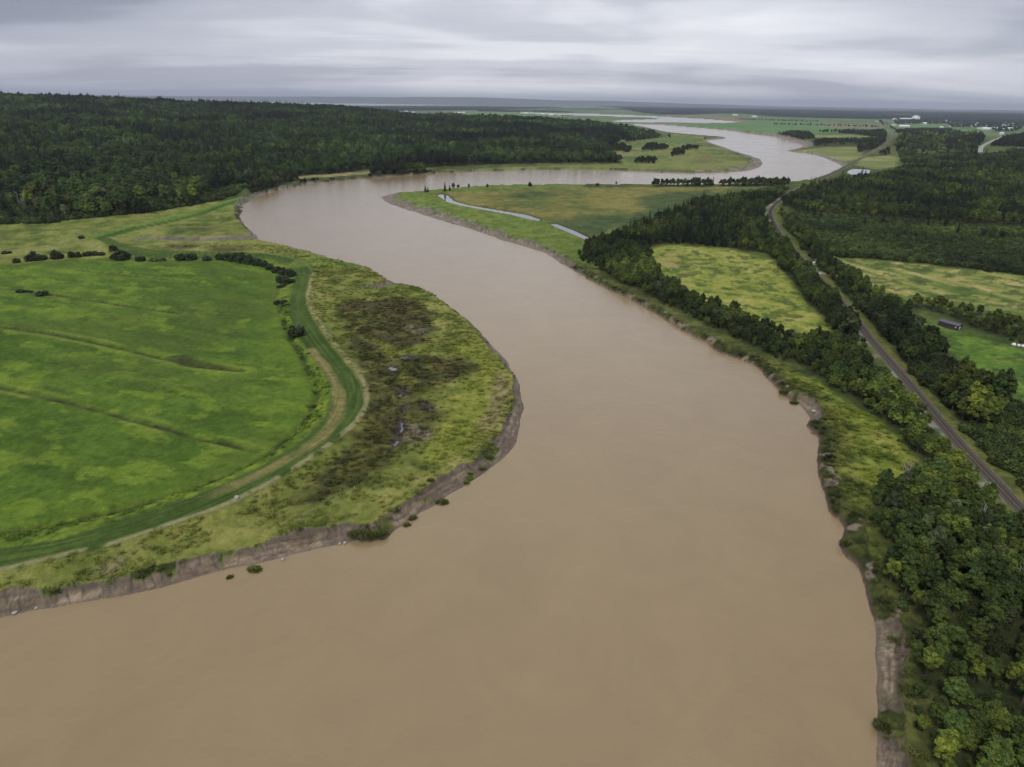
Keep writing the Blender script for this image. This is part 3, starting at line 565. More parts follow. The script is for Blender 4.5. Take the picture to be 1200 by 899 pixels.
# polar sheet: fine where the photo looks, coarse behind, out to the horizon
azf = np.radians(np.arange(-56, 56.01, 0.085))
azc = np.radians(np.concatenate([np.arange(58, 180, 4.0)]))
AZ = np.concatenate([-azc[::-1], azf, azc])
th = np.concatenate([np.arange(62, 56, -1.0), np.arange(56, 4, -0.085), np.arange(4, 0.125, -0.042)])
RR = np.concatenate([[2., 20., 40.], CAM_H / np.tan(np.radians(th)), [60000.]])
nr, na = len(RR), len(AZ)
rr_, aa_ = np.meshgrid(RR, AZ, indexing='ij')
GX = (rr_ * np.sin(aa_)).ravel(); GY = (rr_ * np.cos(aa_)).ravel()
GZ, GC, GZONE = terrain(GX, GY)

def attr_material(name, rough=0.95, bump=0.25, spec=0.15, fine=(0.45, 2.2)):
    m = bpy.data.materials.new(name); m.use_nodes = True
    t = m.node_tree; b = t.nodes['Principled BSDF']
    a = N(t, 'ShaderNodeAttribute', attribute_name='albedo')
    geo = N(t, 'ShaderNodeNewGeometry')
    def nz(scale, det):
        q = N(t, 'ShaderNodeTexNoise'); q.inputs['Scale'].default_value = scale; q.inputs['Detail'].default_value = det
        q.inputs['Roughness'].default_value = 0.65
        L(t, geo.outputs['Position'], q.inputs['Vector']); return q.outputs['Fac']
    a1, a2 = nz(1.0 / fine[0], 3), nz(1.0 / fine[1], 3)
    s = math_node(t, 'ADD', math_node(t, 'MULTIPLY', a1, 0.5), math_node(t, 'MULTIPLY', a2, 0.5))
    k = ramp(t, s, [(0.3, (0.5,) * 3), (0.5, (1.0,) * 3), (0.7, (1.5,) * 3)])
    mx = N(t, 'ShaderNodeMix', data_type='RGBA', blend_type='MULTIPLY'); mx.inputs[0].default_value = 0.8
    L(t, a.outputs['Color'], mx.inputs[6]); L(t, k, mx.inputs[7])
    L(t, mx.outputs[2], b.inputs['Base Color'])
    b.inputs['Roughness'].default_value = rough
    b.inputs['Specular IOR Level'].default_value = spec
    bp = N(t, 'ShaderNodeBump'); bp.inputs['Strength'].default_value = bump; bp.inputs['Distance'].default_value = 0.6
    L(t, s, bp.inputs['Height']); L(t, bp.outputs[0], b.inputs['Normal'])
    return m
MAT_GROUND = attr_material('grass_ground', 0.95, 0.6, 0.1)
MAT_MUD = attr_material('wet_mud', 0.6, 0.5, 0.4, (0.3, 1.4))

def mesh_from(name, V, F, mats, colors=None, smooth=True, mat_index=None):
    me = bpy.data.meshes.new(name)
    V = np.asarray(V, np.float32); F = np.asarray(F, np.int32)
    k = F.shape[1]
    me.vertices.add(len(V)); me.vertices.foreach_set('co', V.ravel())
    me.loops.add(F.size); me.loops.foreach_set('vertex_index', F.ravel())
    me.polygons.add(len(F))
    me.polygons.foreach_set('loop_start', np.arange(0, F.size, k, dtype=np.int32))
    if smooth: me.polygons.foreach_set('use_smooth', np.ones(len(F), bool))
    for m in mats: me.materials.append(m)
    if mat_index is not None: me.polygons.foreach_set('material_index', np.asarray(mat_index, np.int32))
    if colors is not None:
        a = me.attributes.new('albedo', 'FLOAT_COLOR', 'POINT')
        a.data.foreach_set('color', np.concatenate([colors, np.ones((len(colors), 1), np.float32)], 1).astype(np.float32).ravel())
    me.update(calc_edges=True)
    return me
def link(name, data, parent=None, **props):
    o = bpy.data.objects.new(name, data); COL.objects.link(o)
    if parent is not None: o.parent = parent
    for k, v in props.items(): o[k] = v
    return o

ii, jj = np.meshgrid(np.arange(nr - 1), np.arange(na - 1), indexing='ij')
v00 = (ii * na + jj).ravel(); quads = np.stack([v00, v00 + na, v00 + na + 1, v00 + 1], 1)
wrap_i = np.arange(nr - 1) * na
quads = np.vstack([quads, np.stack([wrap_i + na - 1, wrap_i + 2 * na - 1, wrap_i + na, wrap_i], 1)])
fz = GZONE[quads].max(1)
GV = np.stack([GX, GY, GZ], 1)
for zid, nm, lab, mat in ((ZG, 'ground', 'rough green land of the river plain and its woods', MAT_GROUND), (ZF, 'hay_field', 'bright green hay field inside the curved dyke', MAT_GROUND), (ZD, 'dyke', 'mown grass dyke curving round the hay field', MAT_GROUND),
                     (ZM, 'marsh', 'yellow green salt marsh with dark wet patches', MAT_GROUND), (ZB, 'mud_bank', 'wet grey brown mud along the waterline', MAT_MUD), (ZW, 'meadow', 'pale yellow green meadows on the wooded bank', MAT_GROUND), (ZP, 'gravel_bed', 'gravel bed beside the railway', MAT_GROUND)):
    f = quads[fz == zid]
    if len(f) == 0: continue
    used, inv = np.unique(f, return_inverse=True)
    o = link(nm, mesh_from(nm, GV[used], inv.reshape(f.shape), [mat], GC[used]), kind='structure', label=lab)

# far coast across the bay
def hills_mesh():
    prof = [(-200, 108.0), (0, 109.6), (100, 111.3), (200, 112.6), (300, 113.2), (400, 113.2), (470, 113.8), (550, 114.0), (600, 115.3), (660, 117.5), (720, 118.3), (780, 120.6), (900, 124.3), (1000, 126.2), (1100, 128.3), (1200, 129.3), (1400, 132)]
    Rn, Rm, Rf = 27000., 31000., 36000.
    xs = np.arange(-200, 1401, 6); ys = np.interp(xs, [p[0] for p in prof], [p[1] for p in prof])
    Vv = []
    for k, R in enumerate((Rn, 0.5 * (Rn + Rm), Rm, Rf)):
        for x, y in zip(xs, ys):
            d = ray(x, y); h = math.hypot(d[0], d[1]); top = CAM_H + d[2] / h * Rm
            top += 14 * (vnoise(np.array([x / 23.]), np.array([k * 3.1]), 5)[0] - .5)
            zz = (-2, top * .55, top, -2)[k]
            Vv.append((d[0] / h * R, d[1] / h * R, zz))
    n = len(xs); Fv = [(k * n + i, k * n + i + 1, (k + 1) * n + i + 1, (k + 1) * n + i) for k in range(3) for i in range(n - 1)]
    cc = np.tile(np.array([[.045, .065, .04]], np.float32), (len(Vv), 1))
    cc *= (0.7 + .6 * rng.random((len(Vv), 1))).astype(np.float32)
    return mesh_from('hills', Vv, Fv, [MAT_GROUND], cc)
link('hills', hills_mesh(), kind='structure', label='low blue hills across the bay')

# ------------------------------------------------------------------ water
def water_material(name, base, rough, bump, scale, spec=0.5):
    m = bpy.data.materials.new(name); m.use_nodes = True
    t = m.node_tree; b = t.nodes['Principled BSDF']
    geo = N(t, 'ShaderNodeNewGeometry')
    def nz(sc, det, stretch=(1, 1, 1)):
        mp = N(t, 'ShaderNodeMapping'); mp.inputs['Scale'].default_value = stretch
        L(t, geo.outputs['Position'], mp.inputs['Vector'])
        q = N(t, 'ShaderNodeTexNoise'); q.inputs['Scale'].default_value = sc; q.inputs['Detail'].default_value = det
        L(t, mp.outputs[0], q.inputs['Vector']); return q.outputs['Fac']
    big = math_node(t, 'ADD', math_node(t, 'MULTIPLY', nz(0.010, 4, (1, .45, 1)), .6), math_node(t, 'MULTIPLY', nz(0.06, 4, (1, .3, 1)), .4))                                  # drifts of silt
    swirl = N(t, 'ShaderNodeTexNoise'); swirl.inputs['Scale'].default_value = .045; swirl.inputs['Detail'].default_value = 6; swirl.inputs['Distortion'].default_value = 1.6; swirl.inputs['Roughness'].default_value = .62
    L(t, geo.outputs['Position'], swirl.inputs['Vector'])
    big = math_node(t, 'ADD', math_node(t, 'MULTIPLY', big, .5), math_node(t, 'MULTIPLY', swirl.outputs['Fac'], .5))
    c = ramp(t, big, [(0.38, tuple(v * .94 for v in base)), (0.62, tuple(v * 1.06 for v in base))])
    L(t, c, b.inputs['Base Color'])
    gust = ramp(t, nz(0.022, 4, (1, .35, 1)), [(0.4, (rough * .85,) * 3), (0.65, (rough * 1.25,) * 3)])
    L(t, gust, b.inputs['Roughness'])
    b.inputs['IOR'].default_value = 1.33; b.inputs['Specular IOR Level'].default_value = spec
    h = math_node(t, 'ADD', math_node(t, 'MULTIPLY', nz(scale, 3, (1, 1.6, 1)), 0.5), math_node(t, 'MULTIPLY', nz(scale * .25, 3, (1, 2.2, 1)), 1.1))
    bp = N(t, 'ShaderNodeBump'); bp.inputs['Strength'].default_value = bump; bp.inputs['Distance'].default_value = 0.35
    L(t, h, bp.inputs['Height']); L(t, bp.outputs[0], b.inputs['Normal'])
    return m
MAT_RIVER = water_material('silty_river_water', (0.266, 0.197, 0.103), 0.11, 0.34, 1.1, 0.7)
MAT_CREEK = water_material('clear_creek_water', (0.12, 0.125, 0.12), 0.03, 0.02, 1.5, 1.0)
s = 60000.
link('river', mesh_from('river', [(-s, -2000, 0), (s, -2000, 0), (s, s, 0), (-s, s, 0)], [(0, 1, 2, 3)], [MAT_RIVER], smooth=False), kind='structure', label='wide brown silty river winding to the bay')
def sheet(name, poly, z, lab, grow=1.04):
    c = poly.mean(0); P = c + (poly - c) * grow
    import bmesh
    bm = bmesh.new(); vs = [bm.verts.new((p[0], p[1], z)) for p in P]; f = bm.faces.new(vs)
    if f.normal.z < 0: f.normal_flip()
    bmesh.ops.triangulate(bm, faces=[f]); me = bpy.data.meshes.new(name); bm.to_mesh(me); bm.free(); me.materials.append(MAT_CREEK)
    return link(name, me, kind='structure', label=lab)
sheet('creek', CREEK[0], 1.2, 'bright water of the tidal creek on the middle point')
sheet('creek', CREEK[1], 1.2, 'lower reach of the tidal creek beside the trees')
sheet('pond', POND, 1.6, 'bright pond beside the railway')
for k, p in enumerate(MPOOLS[1:]): sheet('pool', p, 1.66, 'small pool in the dark wet part of the marsh', 1.5)

# ------------------------------------------------------------------ plant materials
def plant_material(name, rough=0.6, translucent=0.12, spec=0.2):
    m = bpy.data.materials.new(name); m.use_nodes = True
    t = m.node_tree; b = t.nodes['Principled BSDF']; out = t.nodes['Material Output']
    ti = N(t, 'ShaderNodeAttribute', attribute_name='tint'); ti.attribute_type = 'INSTANCER'
    to = N(t, 'ShaderNodeAttribute', attribute_name='tone')
    mx = N(t, 'ShaderNodeMix', data_type='RGBA', blend_type='MULTIPLY'); mx.inputs[0].default_value = 1.0
    L(t, ti.outputs['Color'], mx.inputs[6]); L(t, to.outputs['Color'], mx.inputs[7])
    L(t, mx.outputs[2], b.inputs['Base Color'])
    b.inputs['Roughness'].default_value = rough; b.inputs['Specular IOR Level'].default_value = spec
    if translucent > 0:
        tr = N(t, 'ShaderNodeBsdfTranslucent'); L(t, mx.outputs[2], tr.inputs[0])
        ms = N(t, 'ShaderNodeMixShader'); ms.inputs[0].default_value = translucent
        L(t, b.outputs[0], ms.inputs[1]); L(t, tr.outputs[0], ms.inputs[2]); L(t, ms.outputs[0], out.inputs[0])
    return m
MAT_LEAF = plant_material('leaves')
MAT_NEEDLE = plant_material('needles', 0.7, 0.08)
MAT_BLADE = plant_material('grass_blades', 0.75, 0.25, 0.1)
def simple(name, c, rough=0.7, metal=0.0, var=0.25, scale=4.0, spec=0.3):
    m = bpy.data.materials.new(name); m.use_nodes = True
    t = m.node_tree; b = t.nodes['Principled BSDF']
    geo = N(t, 'ShaderNodeNewGeometry')
    q = N(t, 'ShaderNodeTexNoise'); q.inputs['Scale'].default_value = scale; q.inputs['Detail'].default_value = 4
    L(t, geo.outputs['Position'], q.inputs['Vector'])
    k = ramp(t, q.outputs['Fac'], [(.3, tuple(v * (1 - var) for v in c)), (.7, tuple(min(v * (1 + var), .9) for v in c))])
    L(t, k, b.inputs['Base Color']); b.inputs['Roughness'].default_value = rough; b.inputs['Metallic'].default_value = metal
    b.inputs['Specular IOR Level'].default_value = spec
    return m
MAT_BARK = simple('bark', (.10, .08, .06), .9)
MAT_GREYWOOD = simple('bare_grey_wood', (.34, .32, .30), .9)

# ------------------------------------------------------------------ plant shapes
def quads_at(P, Nrm, su, sv, r):
    """one small quad per point, lying across its normal"""
    n = len(P)
    a = r.normal(size=(n, 3)); U = np.cross(Nrm, a); U /= np.linalg.norm(U, axis=1, keepdims=True) + 1e-9
    W = np.cross(Nrm, U)
    su = np.asarray(su).reshape(-1, 1); sv = np.asarray(sv).reshape(-1, 1)
    V = np.stack([P - U * su, P - W * sv * .9 + U * su * .15, P + U * su, P + W * sv], 1).reshape(-1, 3)
    F = np.arange(n * 4).reshape(-1, 4)
    return V, F
def plant_mesh(name, V, F, tone, mat):
    me = mesh_from(name, V, F, [mat], None, smooth=False)
    a = me.attributes.new('tone', 'FLOAT_COLOR', 'POINT')
    c = np.ones((len(V), 4), np.float32); c[:, :3] = tone
    a.data.foreach_set('color', c.ravel())
    return me
def unit(v): return v / (np.linalg.norm(v, axis=-1, keepdims=True) + 1e-9)
def broad_crown(seed, H=9.0, R=3.7, low=.22, ncl=60, nl=80, leaf=.27):
    r = np.random.default_rng(seed)
    d = unit(r.normal(size=(ncl, 3))); d[:, 2] = np.where(d[:, 2] < -.55, -d[:, 2], d[:, 2])
    zc = H * (low + (1 - low) * .47); ax = np.array([R, R, H * (1 - low) * .5])
    lob = 0.78 + .34 * np.sin(np.arctan2(d[:, 1], d[:, 0]) * r.integers(2, 5) + r.random() * 6.3)[:, None] * .6 + r.normal(size=(ncl, 1)) * .09
    C_ = d * ax * np.clip(lob, .45, 1.12) * r.uniform(.62, .92, (ncl, 1)); C_[:, 2] += zc
    C_[:, 0] += (C_[:, 2] - zc) * r.normal() * .08
    P, Nn, T = [], [], []
    for k in range(ncl):
        rad = r.uniform(.55, 1.0) * (R / 3.0)
        q = unit(r.normal(size=(nl, 3))); q[:, 2] = np.where(q[:, 2] < -.3, -q[:, 2] * .6, q[:, 2])
        p = C_[k] + q * rad * r.uniform(.55, 1.05, (nl, 1)) * np.array([1, 1, 1.0])
        P.append(p); Nn.append(unit(q * .75 + d[k] * .5 + np.array([0, 0, .35]) + r.normal(size=(nl, 3)) * .55))
        tk = r.uniform(.55, 1.5)  # random clump tone, range widened to add shading depth by colour
        hue = r.normal() * .06
        t = tk * r.uniform(.8, 1.22, (nl, 1)) * np.array([1 + hue, 1, 1 - hue])
        T.append(t)
    P, Nn, T = np.vstack(P), np.vstack(Nn), np.vstack(T)
    s_ = r.uniform(.7, 1.25, len(P)) * leaf * (R / 3.0) ** .5
    V, F = quads_at(P, Nn, s_, s_ * .7, r)
    return plant_mesh('crown', V, F, np.repeat(T, 4, 0), MAT_LEAF)
def spruce_crown(seed, H=11.0, R=2.3):
    r = np.random.default_rng(seed)
    P, Nn, T, S = [], [], [], []
    nt = 17
    for k in range(nt):
        f = k / (nt - 1); z = H * (.08 + .9 * f); rad = R * (1 - f) ** .85 * r.uniform(.8, 1.15) + .12
        nb = int(5 + 9 * (1 - f)); a0 = r.random() * 6.3
        for b in range(nb):
            a = a0 + b * 2 * math.pi / nb + r.normal() * .2; rb = rad * r.uniform(.7, 1.15)
            m = max(3, int(9 * rb / R) + 2)
            q = np.linspace(.15, 1, m)
            side = r.normal(size=m) * .22 * rb * .5
            p = np.stack([np.cos(a) * rb * q - np.sin(a) * side, np.sin(a) * rb * q + np.cos(a) * side, z - q * rb * .35 + r.normal(size=m) * .06], 1)
            P.append(p); nn = np.array([np.cos(a) * .55, np.sin(a) * .55, .8]) + r.normal(size=(m, 3)) * .35
            Nn.append(unit(nn)); T.append(np.full((m, 1), r.uniform(.7, 1.35)) * r.uniform(.8, 1.2, (m, 1)) * np.ones((1, 3))); S.append(.20 + .32 * (1 - q * .35) * (rb / R) ** .5 + q * 0)
    P, Nn, T, S = np.vstack(P), np.vstack(Nn), np.vstack(T), np.concatenate(S)
    V, F = quads_at(P, Nn, S * 1.25, S * .62, r)
    return plant_mesh('crown', V, F, np.repeat(T, 4, 0), MAT_NEEDLE)
def shrub_foliage(seed, H=2.6, R=1.7):
    r = np.random.default_rng(seed)
    ncl, nl = 15, 46
    P, Nn, T = [], [], []
    for k in range(ncl):
        a = r.random() * 6.3; q = math.sqrt(r.random())
        c = np.array([math.cos(a) * q * R * .78, math.sin(a) * q * R * .78, H * (.35 + .42 * (1 - q * q)) * r.uniform(.75, 1.2)])
        d = unit(r.normal(size=(nl, 3))); rad = r.uniform(.45, .85)
        p = c + d * rad * r.uniform(.5, 1.05, (nl, 1)); p[:, 2] = np.maximum(p[:, 2], .05)
        P.append(p); Nn.append(unit(d * .7 + np.array([0, 0, .6]) + r.normal(size=(nl, 3)) * .45))
        T.append(r.uniform(.7, 1.35) * r.uniform(.8, 1.2, (nl, 1)) * np.ones((1, 3)))
    # skirt reaching the ground
    a = r.random(150) * 6.3; q = R * r.uniform(.55, .95, 150)
    P.append(np.stack([np.cos(a) * q, np.sin(a) * q, r.uniform(.0, H * .4, 150)], 1)); Nn.append(unit(np.stack([np.cos(a), np.sin(a), a * 0 + .4], 1) + r.normal(size=(150, 3)) * .4)); T.append(r.uniform(.6, 1.1, (150, 1)) * np.ones((1, 3)))
    P, Nn, T = np.vstack(P), np.vstack(Nn), np.vstack(T)
    s_ = r.uniform(.7, 1.3, len(P)) * .27
    V, F = quads_at(P, Nn, s_, s_ * .72, r)
    return plant_mesh('shrub', V, F, np.repeat(T, 4, 0), MAT_LEAF)
def tuft_mesh(seed, H=.9, R=.55, n=46):
    r = np.random.default_rng(seed)
    a = r.random(n) * 6.3; q = np.sqrt(r.random(n)) * R
    B = np.stack([np.cos(a) * q, np.sin(a) * q, np.full(n, -.08)], 1)
    lean = np.stack([np.cos(a), np.sin(a)], 1) * (q[:, None] * .9 + .1) + r.normal(size=(n, 2)) * .16
    h = H * r.uniform(.55, 1.1, n) * (1 - .35 * q / R)
    Tp = B + np.concatenate([lean, h[:, None]], 1)
    w = r.normal(size=(n, 3)); w[:, 2] = 0; w = unit(w) * .10
    V = np.stack([B - w, B + w, Tp + w * .35, Tp - w * .35], 1).reshape(-1, 3)
    T = np.repeat(r.uniform(.7, 1.35, (n, 1)) * np.ones((1, 3)), 4, 0)
    return plant_mesh('grass_clump', V, np.arange(n * 4).reshape(-1, 4), T, MAT_BLADE)
def tube(pts, rads, k=7):
    P = np.array(pts, float); V, F = [], []
    for i, p in enumerate(P):
        t = unit(P[min(i + 1, len(P) - 1)] - P[max(i - 1, 0)])
        u = np.cross(t, [0.3, .9, .2]); u = unit(u); w = np.cross(t, u)
        for j in range(k):
            a = 2 * math.pi * j / k; V.append(p + (u * math.cos(a) + w * math.sin(a)) * rads[i])
    for i in range(len(P) - 1):
        for j in range(k):
            F.append((i * k + j, i * k + (j + 1) % k, (i + 1) * k + (j + 1) % k, (i + 1) * k + j))
    n = len(V); V.append(P[-1]); b = (len(P) - 1) * k
    for j in range(k): F.append((b + j, b + (j + 1) % k, n, n))
    return V, F
def join_tubes(name, tubes, mat):
    V, F = [], []
    for v, f in tubes:
        o = len(V); V += v; F += [tuple(i + o for i in q) for q in f]
    me = bpy.data.meshes.new(name)
    me.from_pydata([tuple(v) for v in V], [], [tuple(dict.fromkeys(q)) for q in F]); me.materials.append(mat)
    for p in me.polygons: p.use_smooth = True
    return me
def trunk_mesh(seed, H, broad=True):
    r = random.Random(seed)
    tb = [tube([(0, 0, -.4), (.06, .03, H * .3), (r.uniform(-.2, .2), r.uniform(-.2, .2), H * .72)], [H * .024, H * .019, H * .006])]
    if broad:
        for k in range(6):
            a = k * 1.05 + r.random(); z = H * r.uniform(.25, .5); l = H * r.uniform(.18, .3)
            tb.append(tube([(0, 0, z), (math.cos(a) * l * .5, math.sin(a) * l * .5, z + l * .4), (math.cos(a) * l, math.sin(a) * l, z + l * .9)], [H * .011, H * .008, H * .003], 5))
    return join_tubes('trunk', tb, MAT_BARK)

BROAD = [broad_crown(100 + k, H=9.4 + .9 * (k % 3), R=2.7 + .3 * (k % 4), low=.16, ncl=58 + 4 * k) for k in range(6)]
BROAD_T = [trunk_mesh(100 + k, 9.4 + .9 * (k % 3)) for k in range(6)]
SPRUCE = [spruce_crown(200 + k, H=11 + .8 * k, R=2.1 + .25 * (k % 3)) for k in range(4)]
SPRUCE_T = [trunk_mesh(200 + k, 11 + .8 * k, False) for k in range(4)]
SHRUB = [shrub_foliage(300 + k, 2.4 + .25 * (k % 3), 1.6 + .2 * (k % 2)) for k in range(5)]
TUFT = [tuft_mesh(400 + k) for k in range(4)]

PTS = []           # x, y, kind, size, zone, tint
for zi, (poly, sp, mix, size, phrase, dark) in enumerate(Z):
    lo, hi = poly.min(0), poly.max(0)
    big = sp
    xs = np.arange(lo[0], hi[0], big); ys = np.arange(lo[1], hi[1], big)
    gx, gy = np.meshgrid(xs, ys); gx = gx.ravel(); gy = gy.ravel()
    gx = gx + rng.uniform(-.48, .48, len(gx)) * big; gy = gy + rng.uniform(-.48, .48, len(gy)) * big
    r = np.hypot(gx, gy); az = np.arctan2(gx, gy)
    keep = (np.abs(az) < np.where(r < 260, 1.5, .80)) & (r > 20)
    # thin out with distance on the big hill, where single crowns merge
    if zi == 0: keep &= rng.random(len(gx)) < np.clip(1.15 - r / 5200, .45, 1)
    gx, gy = gx[keep], gy[keep]
    q = sdist(gx + (vnoise(gx / 11, gy / 11, 3) - .5) * 7, gy + (vnoise(gx / 11, gy / 11, 4) - .5) * 7, poly, 20)
    k = q < 0; gx, gy, q = gx[k], gy[k], q[k]
    n = len(gx)
    if n == 0: continue
    cl = fbm(gx, gy, 95 if zi == 0 else 32, 3, 500 + zi)
    u = rng.random(n) * .55 + np.clip((cl - .3) / .4, 0, 1) * .45
    rank = np.argsort(np.argsort(u)) / max(n - 1, 1)
    kind = np.where(rank < mix[1], 1, np.where(rank < mix[1] + mix[2], 2, 0))
    sz = (size[0] + (size[1] - size[0]) * rng.random(n) ** 1.25) * (1.0 + .3 * (fbm(gx, gy, 40, 2, 600 + zi) - .5) * 2)
    sz *= np.where(kind == 0, ss(0, -6, q) * .3 + .7, 1)
    PTS.append(np.stack([gx, gy, kind, sz, np.full(n, zi), np.full(n, dark)], 1))
PTS = np.vstack(PTS)
# single plants seen apart from any wood: px, py (foot), kind, size, label
SINGLE = [(498.5, 225, 1, .72, 'tall thin dark tree at the tip of the middle point'), (501.5, 225, 1, .62, 'shorter thin tree beside the first at the tip of the middle point'), (521.5, 224.3, 1, .85, 'pointed dark spruce on the far edge of the middle point'), (527, 223.6, 1, .7, 'slim dark tree between the spruce and a bushy tree'),
          (531.5, 223.4, 0, .85, 'bushy dark tree in the group on the middle point'), (537, 222.4, 0, .62, 'round dark tree at the right end of the group on the middle point'), (549.5, 222.6, 0, .6, 'lone round tree right of the group on the middle point'), (571, 222, 0, .6, 'larger lone tree on the far edge of the middle point'),
          (621, 218.4, 2, 1.6, 'small dark bush on the far edge of the middle point'), (722, 217.8, 0, .55, 'lone dark tree on the straight far edge of the middle point'), (700, 218, 2, 1.5, 'small dark bush left of the lone tree on the straight edge'),
          (945, 250, 1, 1.0, 'dark spruce left of the railway scrub'), (953, 256, 1, .95, 'broad dark spruce at the left end of the scrub'), (960, 258, 1, .8, 'shorter spruce at the left end of the scrub'), (1012, 265, 1, .85, 'dark spruce above the middle of the scrub'), (1034, 264, 1, .95, 'pointed spruce standing alone above the scrub'), (1053, 287, 2, 2.4, 'dark round bush inside the low scrub'),
          (1086, 268, 1, .95, 'dark spruce in the gap above the scrub'), (1107, 268, 1, 1.1, 'tall dark spruce above the right part of the scrub'), (1121, 276, 1, .8, 'dark pointed spruce standing out in the right scrub'), (1150, 280, 0, .9, 'round dark tree above the right end of the scrub'), (1160, 281, 0, .85, 'second round dark tree above the right end of the scrub'), (1172, 282, 0, .8, 'third round dark tree above the right end of the scrub'),
          (1146, 373, 0, .72, 'round dark tree standing in front of the striped meadow'), (826, 163, 2, 1.5, 'small bush on the tip of the far point')]
sg = np.array([list(G(s_[0], s_[1])) + [s_[2], s_[3], -1, .6] for s_ in SINGLE])
NS = len(sg)
PTS = np.vstack([sg, PTS])
pz, info = terrain(PTS[:, 0], PTS[:, 1], False)
ok = (~info['water']) & (info['rd'] > np.where(np.array(['right meadow and the railway' in Z[int(q)][4] if q >= 0 else False for q in PTS[:, 4]]), 3.6, np.where(PTS[:, 2] == 2, 4.8, 6.0))) & (info['qd'] > 9) & (info['t'] > 1.05) & (info['dig'] > 2)
patchy = np.array([1 if ('patch' in Z[int(q)][4] or 'low wood' in Z[int(q)][4]) and q >= 0 else 0 for q in PTS[:, 4]])
ok &= (patchy == 0) | (fbm(PTS[:, 0], PTS[:, 1], 45, 3, 720) > .43)
ok[:NS] = True
SIDX = np.where(ok, np.arange(len(PTS)), -1)
PTS, pz = PTS[ok], pz[ok]
NP_ = len(PTS)
kind = PTS[:, 2].astype(int)
var = np.where(kind == 0, rng.integers(0, 6, NP_), np.where(kind == 1, rng.integers(0, 4, NP_), rng.integers(0, 5, NP_)))
rotz = rng.uniform(0, 2 * math.pi, NP_)
scl = PTS[:, 3]
szs = scl * np.where(kind == 0, rng.uniform(.88, 1.18, NP_), np.where(kind == 1, rng.uniform(.9, 1.25, NP_), rng.uniform(.8, 1.15, NP_)))
wide = np.where((PTS[:, 4] == 0) & (kind == 0), 1.28, 1.0)
SCL = np.stack([scl * wide, scl * wide, szs], 1)
# leaf colours: each tree its own, stands share a drift
stand = np.where(PTS[:, 4] == 0, fbm(PTS[:, 0], PTS[:, 1], 130, 4, 700), fbm(PTS[:, 0], PTS[:, 1], 45, 3, 701))
br = rng.uniform(.5, 1.55, NP_) * np.clip(np.where(PTS[:, 4] == 0, -.35 + 2.75 * stand, .1 + 1.8 * stand), .3, 1.9)
yel = np.clip(rng.normal(0, .25, NP_) + (stand - .5) * 1.2, -.5, .8)[:, None]
base_b = np.array([.052, .078, .015]) + np.where(yel > 0, yel, 0) * np.array([.062, .060, .002]) + np.where(yel < 0, -yel, 0) * np.array([-.026, -.022, .004])
base_s = np.array([.017, .031, .012]) * np.ones((NP_, 1))
base_h = np.array([.036, .055, .014]) + np.clip(yel, 0, 1) * np.array([.03, .03, 0])
sil = (rng.random(NP_) < .07)[:, None]; base_b = np.where(sil, np.array([.082, .10, .040]), base_b)
TINT = np.where((kind == 0)[:, None], base_b, np.where((kind == 1)[:, None], base_s, base_h)) * br[:, None]
TINT *= .95
TINT *= np.where(kind == 1, np.minimum(PTS[:, 5], .9), PTS[:, 5])[:, None]
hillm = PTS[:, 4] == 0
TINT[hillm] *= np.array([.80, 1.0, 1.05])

# which plants show largest: splat crowns near to far into a picture-sized grid
topH = np.where(kind == 0, 9.6, np.where(kind == 1, 12, 2.6)) * szs
radR = np.where(kind == 0, 3.3, np.where(kind == 1, 2.1, 1.75)) * scl
cx_, cy_, cd_ = project(np.stack([PTS[:, 0], PTS[:, 1], pz + topH * .58], 1))
prx = FPX * radR / cd_; pry = FPX * (topH * .42 * cp + radR * .35) / cd_
cand = np.where((cx_ > -prx) & (cx_ < 1200 + prx) & (cy_ > 0) & (cy_ < 899 + pry) & (prx > 1.1))[0]
cand = cand[np.argsort(cd_[cand])]
buf = np.zeros((899, 1200), bool); vis = np.zeros(NP_)
for i in cand:
    x0, x1 = int(max(0, cx_[i] - prx[i])), int(min(1200, cx_[i] + prx[i] + 1)); y0, y1 = int(max(0, cy_[i] - pry[i])), int(min(899, cy_[i] + pry[i] + 1))
    if x1 <= x0 or y1 <= y0: continue
    yy, xx = np.mgrid[y0:y1, x0:x1]
    e = ((xx - cx_[i]) / max(prx[i], .6)) ** 2 + ((yy - cy_[i]) / max(pry[i], .6)) ** 2 < 1
    sub = buf[y0:y1, x0:x1]
    vis[i] = (e & ~sub).sum()
    sub |= e & (((xx - cx_[i]) / max(prx[i], .6)) ** 2 + ((yy - cy_[i]) / max(pry[i], .6)) ** 2 < .8)
single = np.zeros(NP_, bool); single[:NS] = True
NIND = (296, 296, 262)
chosen = np.zeros(NP_, bool)
for k in range(3):
    ids = np.where(kind == k)[0]
    sc_ = vis[ids] + single[ids] * 1e6
    top = ids[np.argsort(-sc_)[:NIND[k]]]
    chosen[top[(vis[top] > 2) | single[top]]] = True

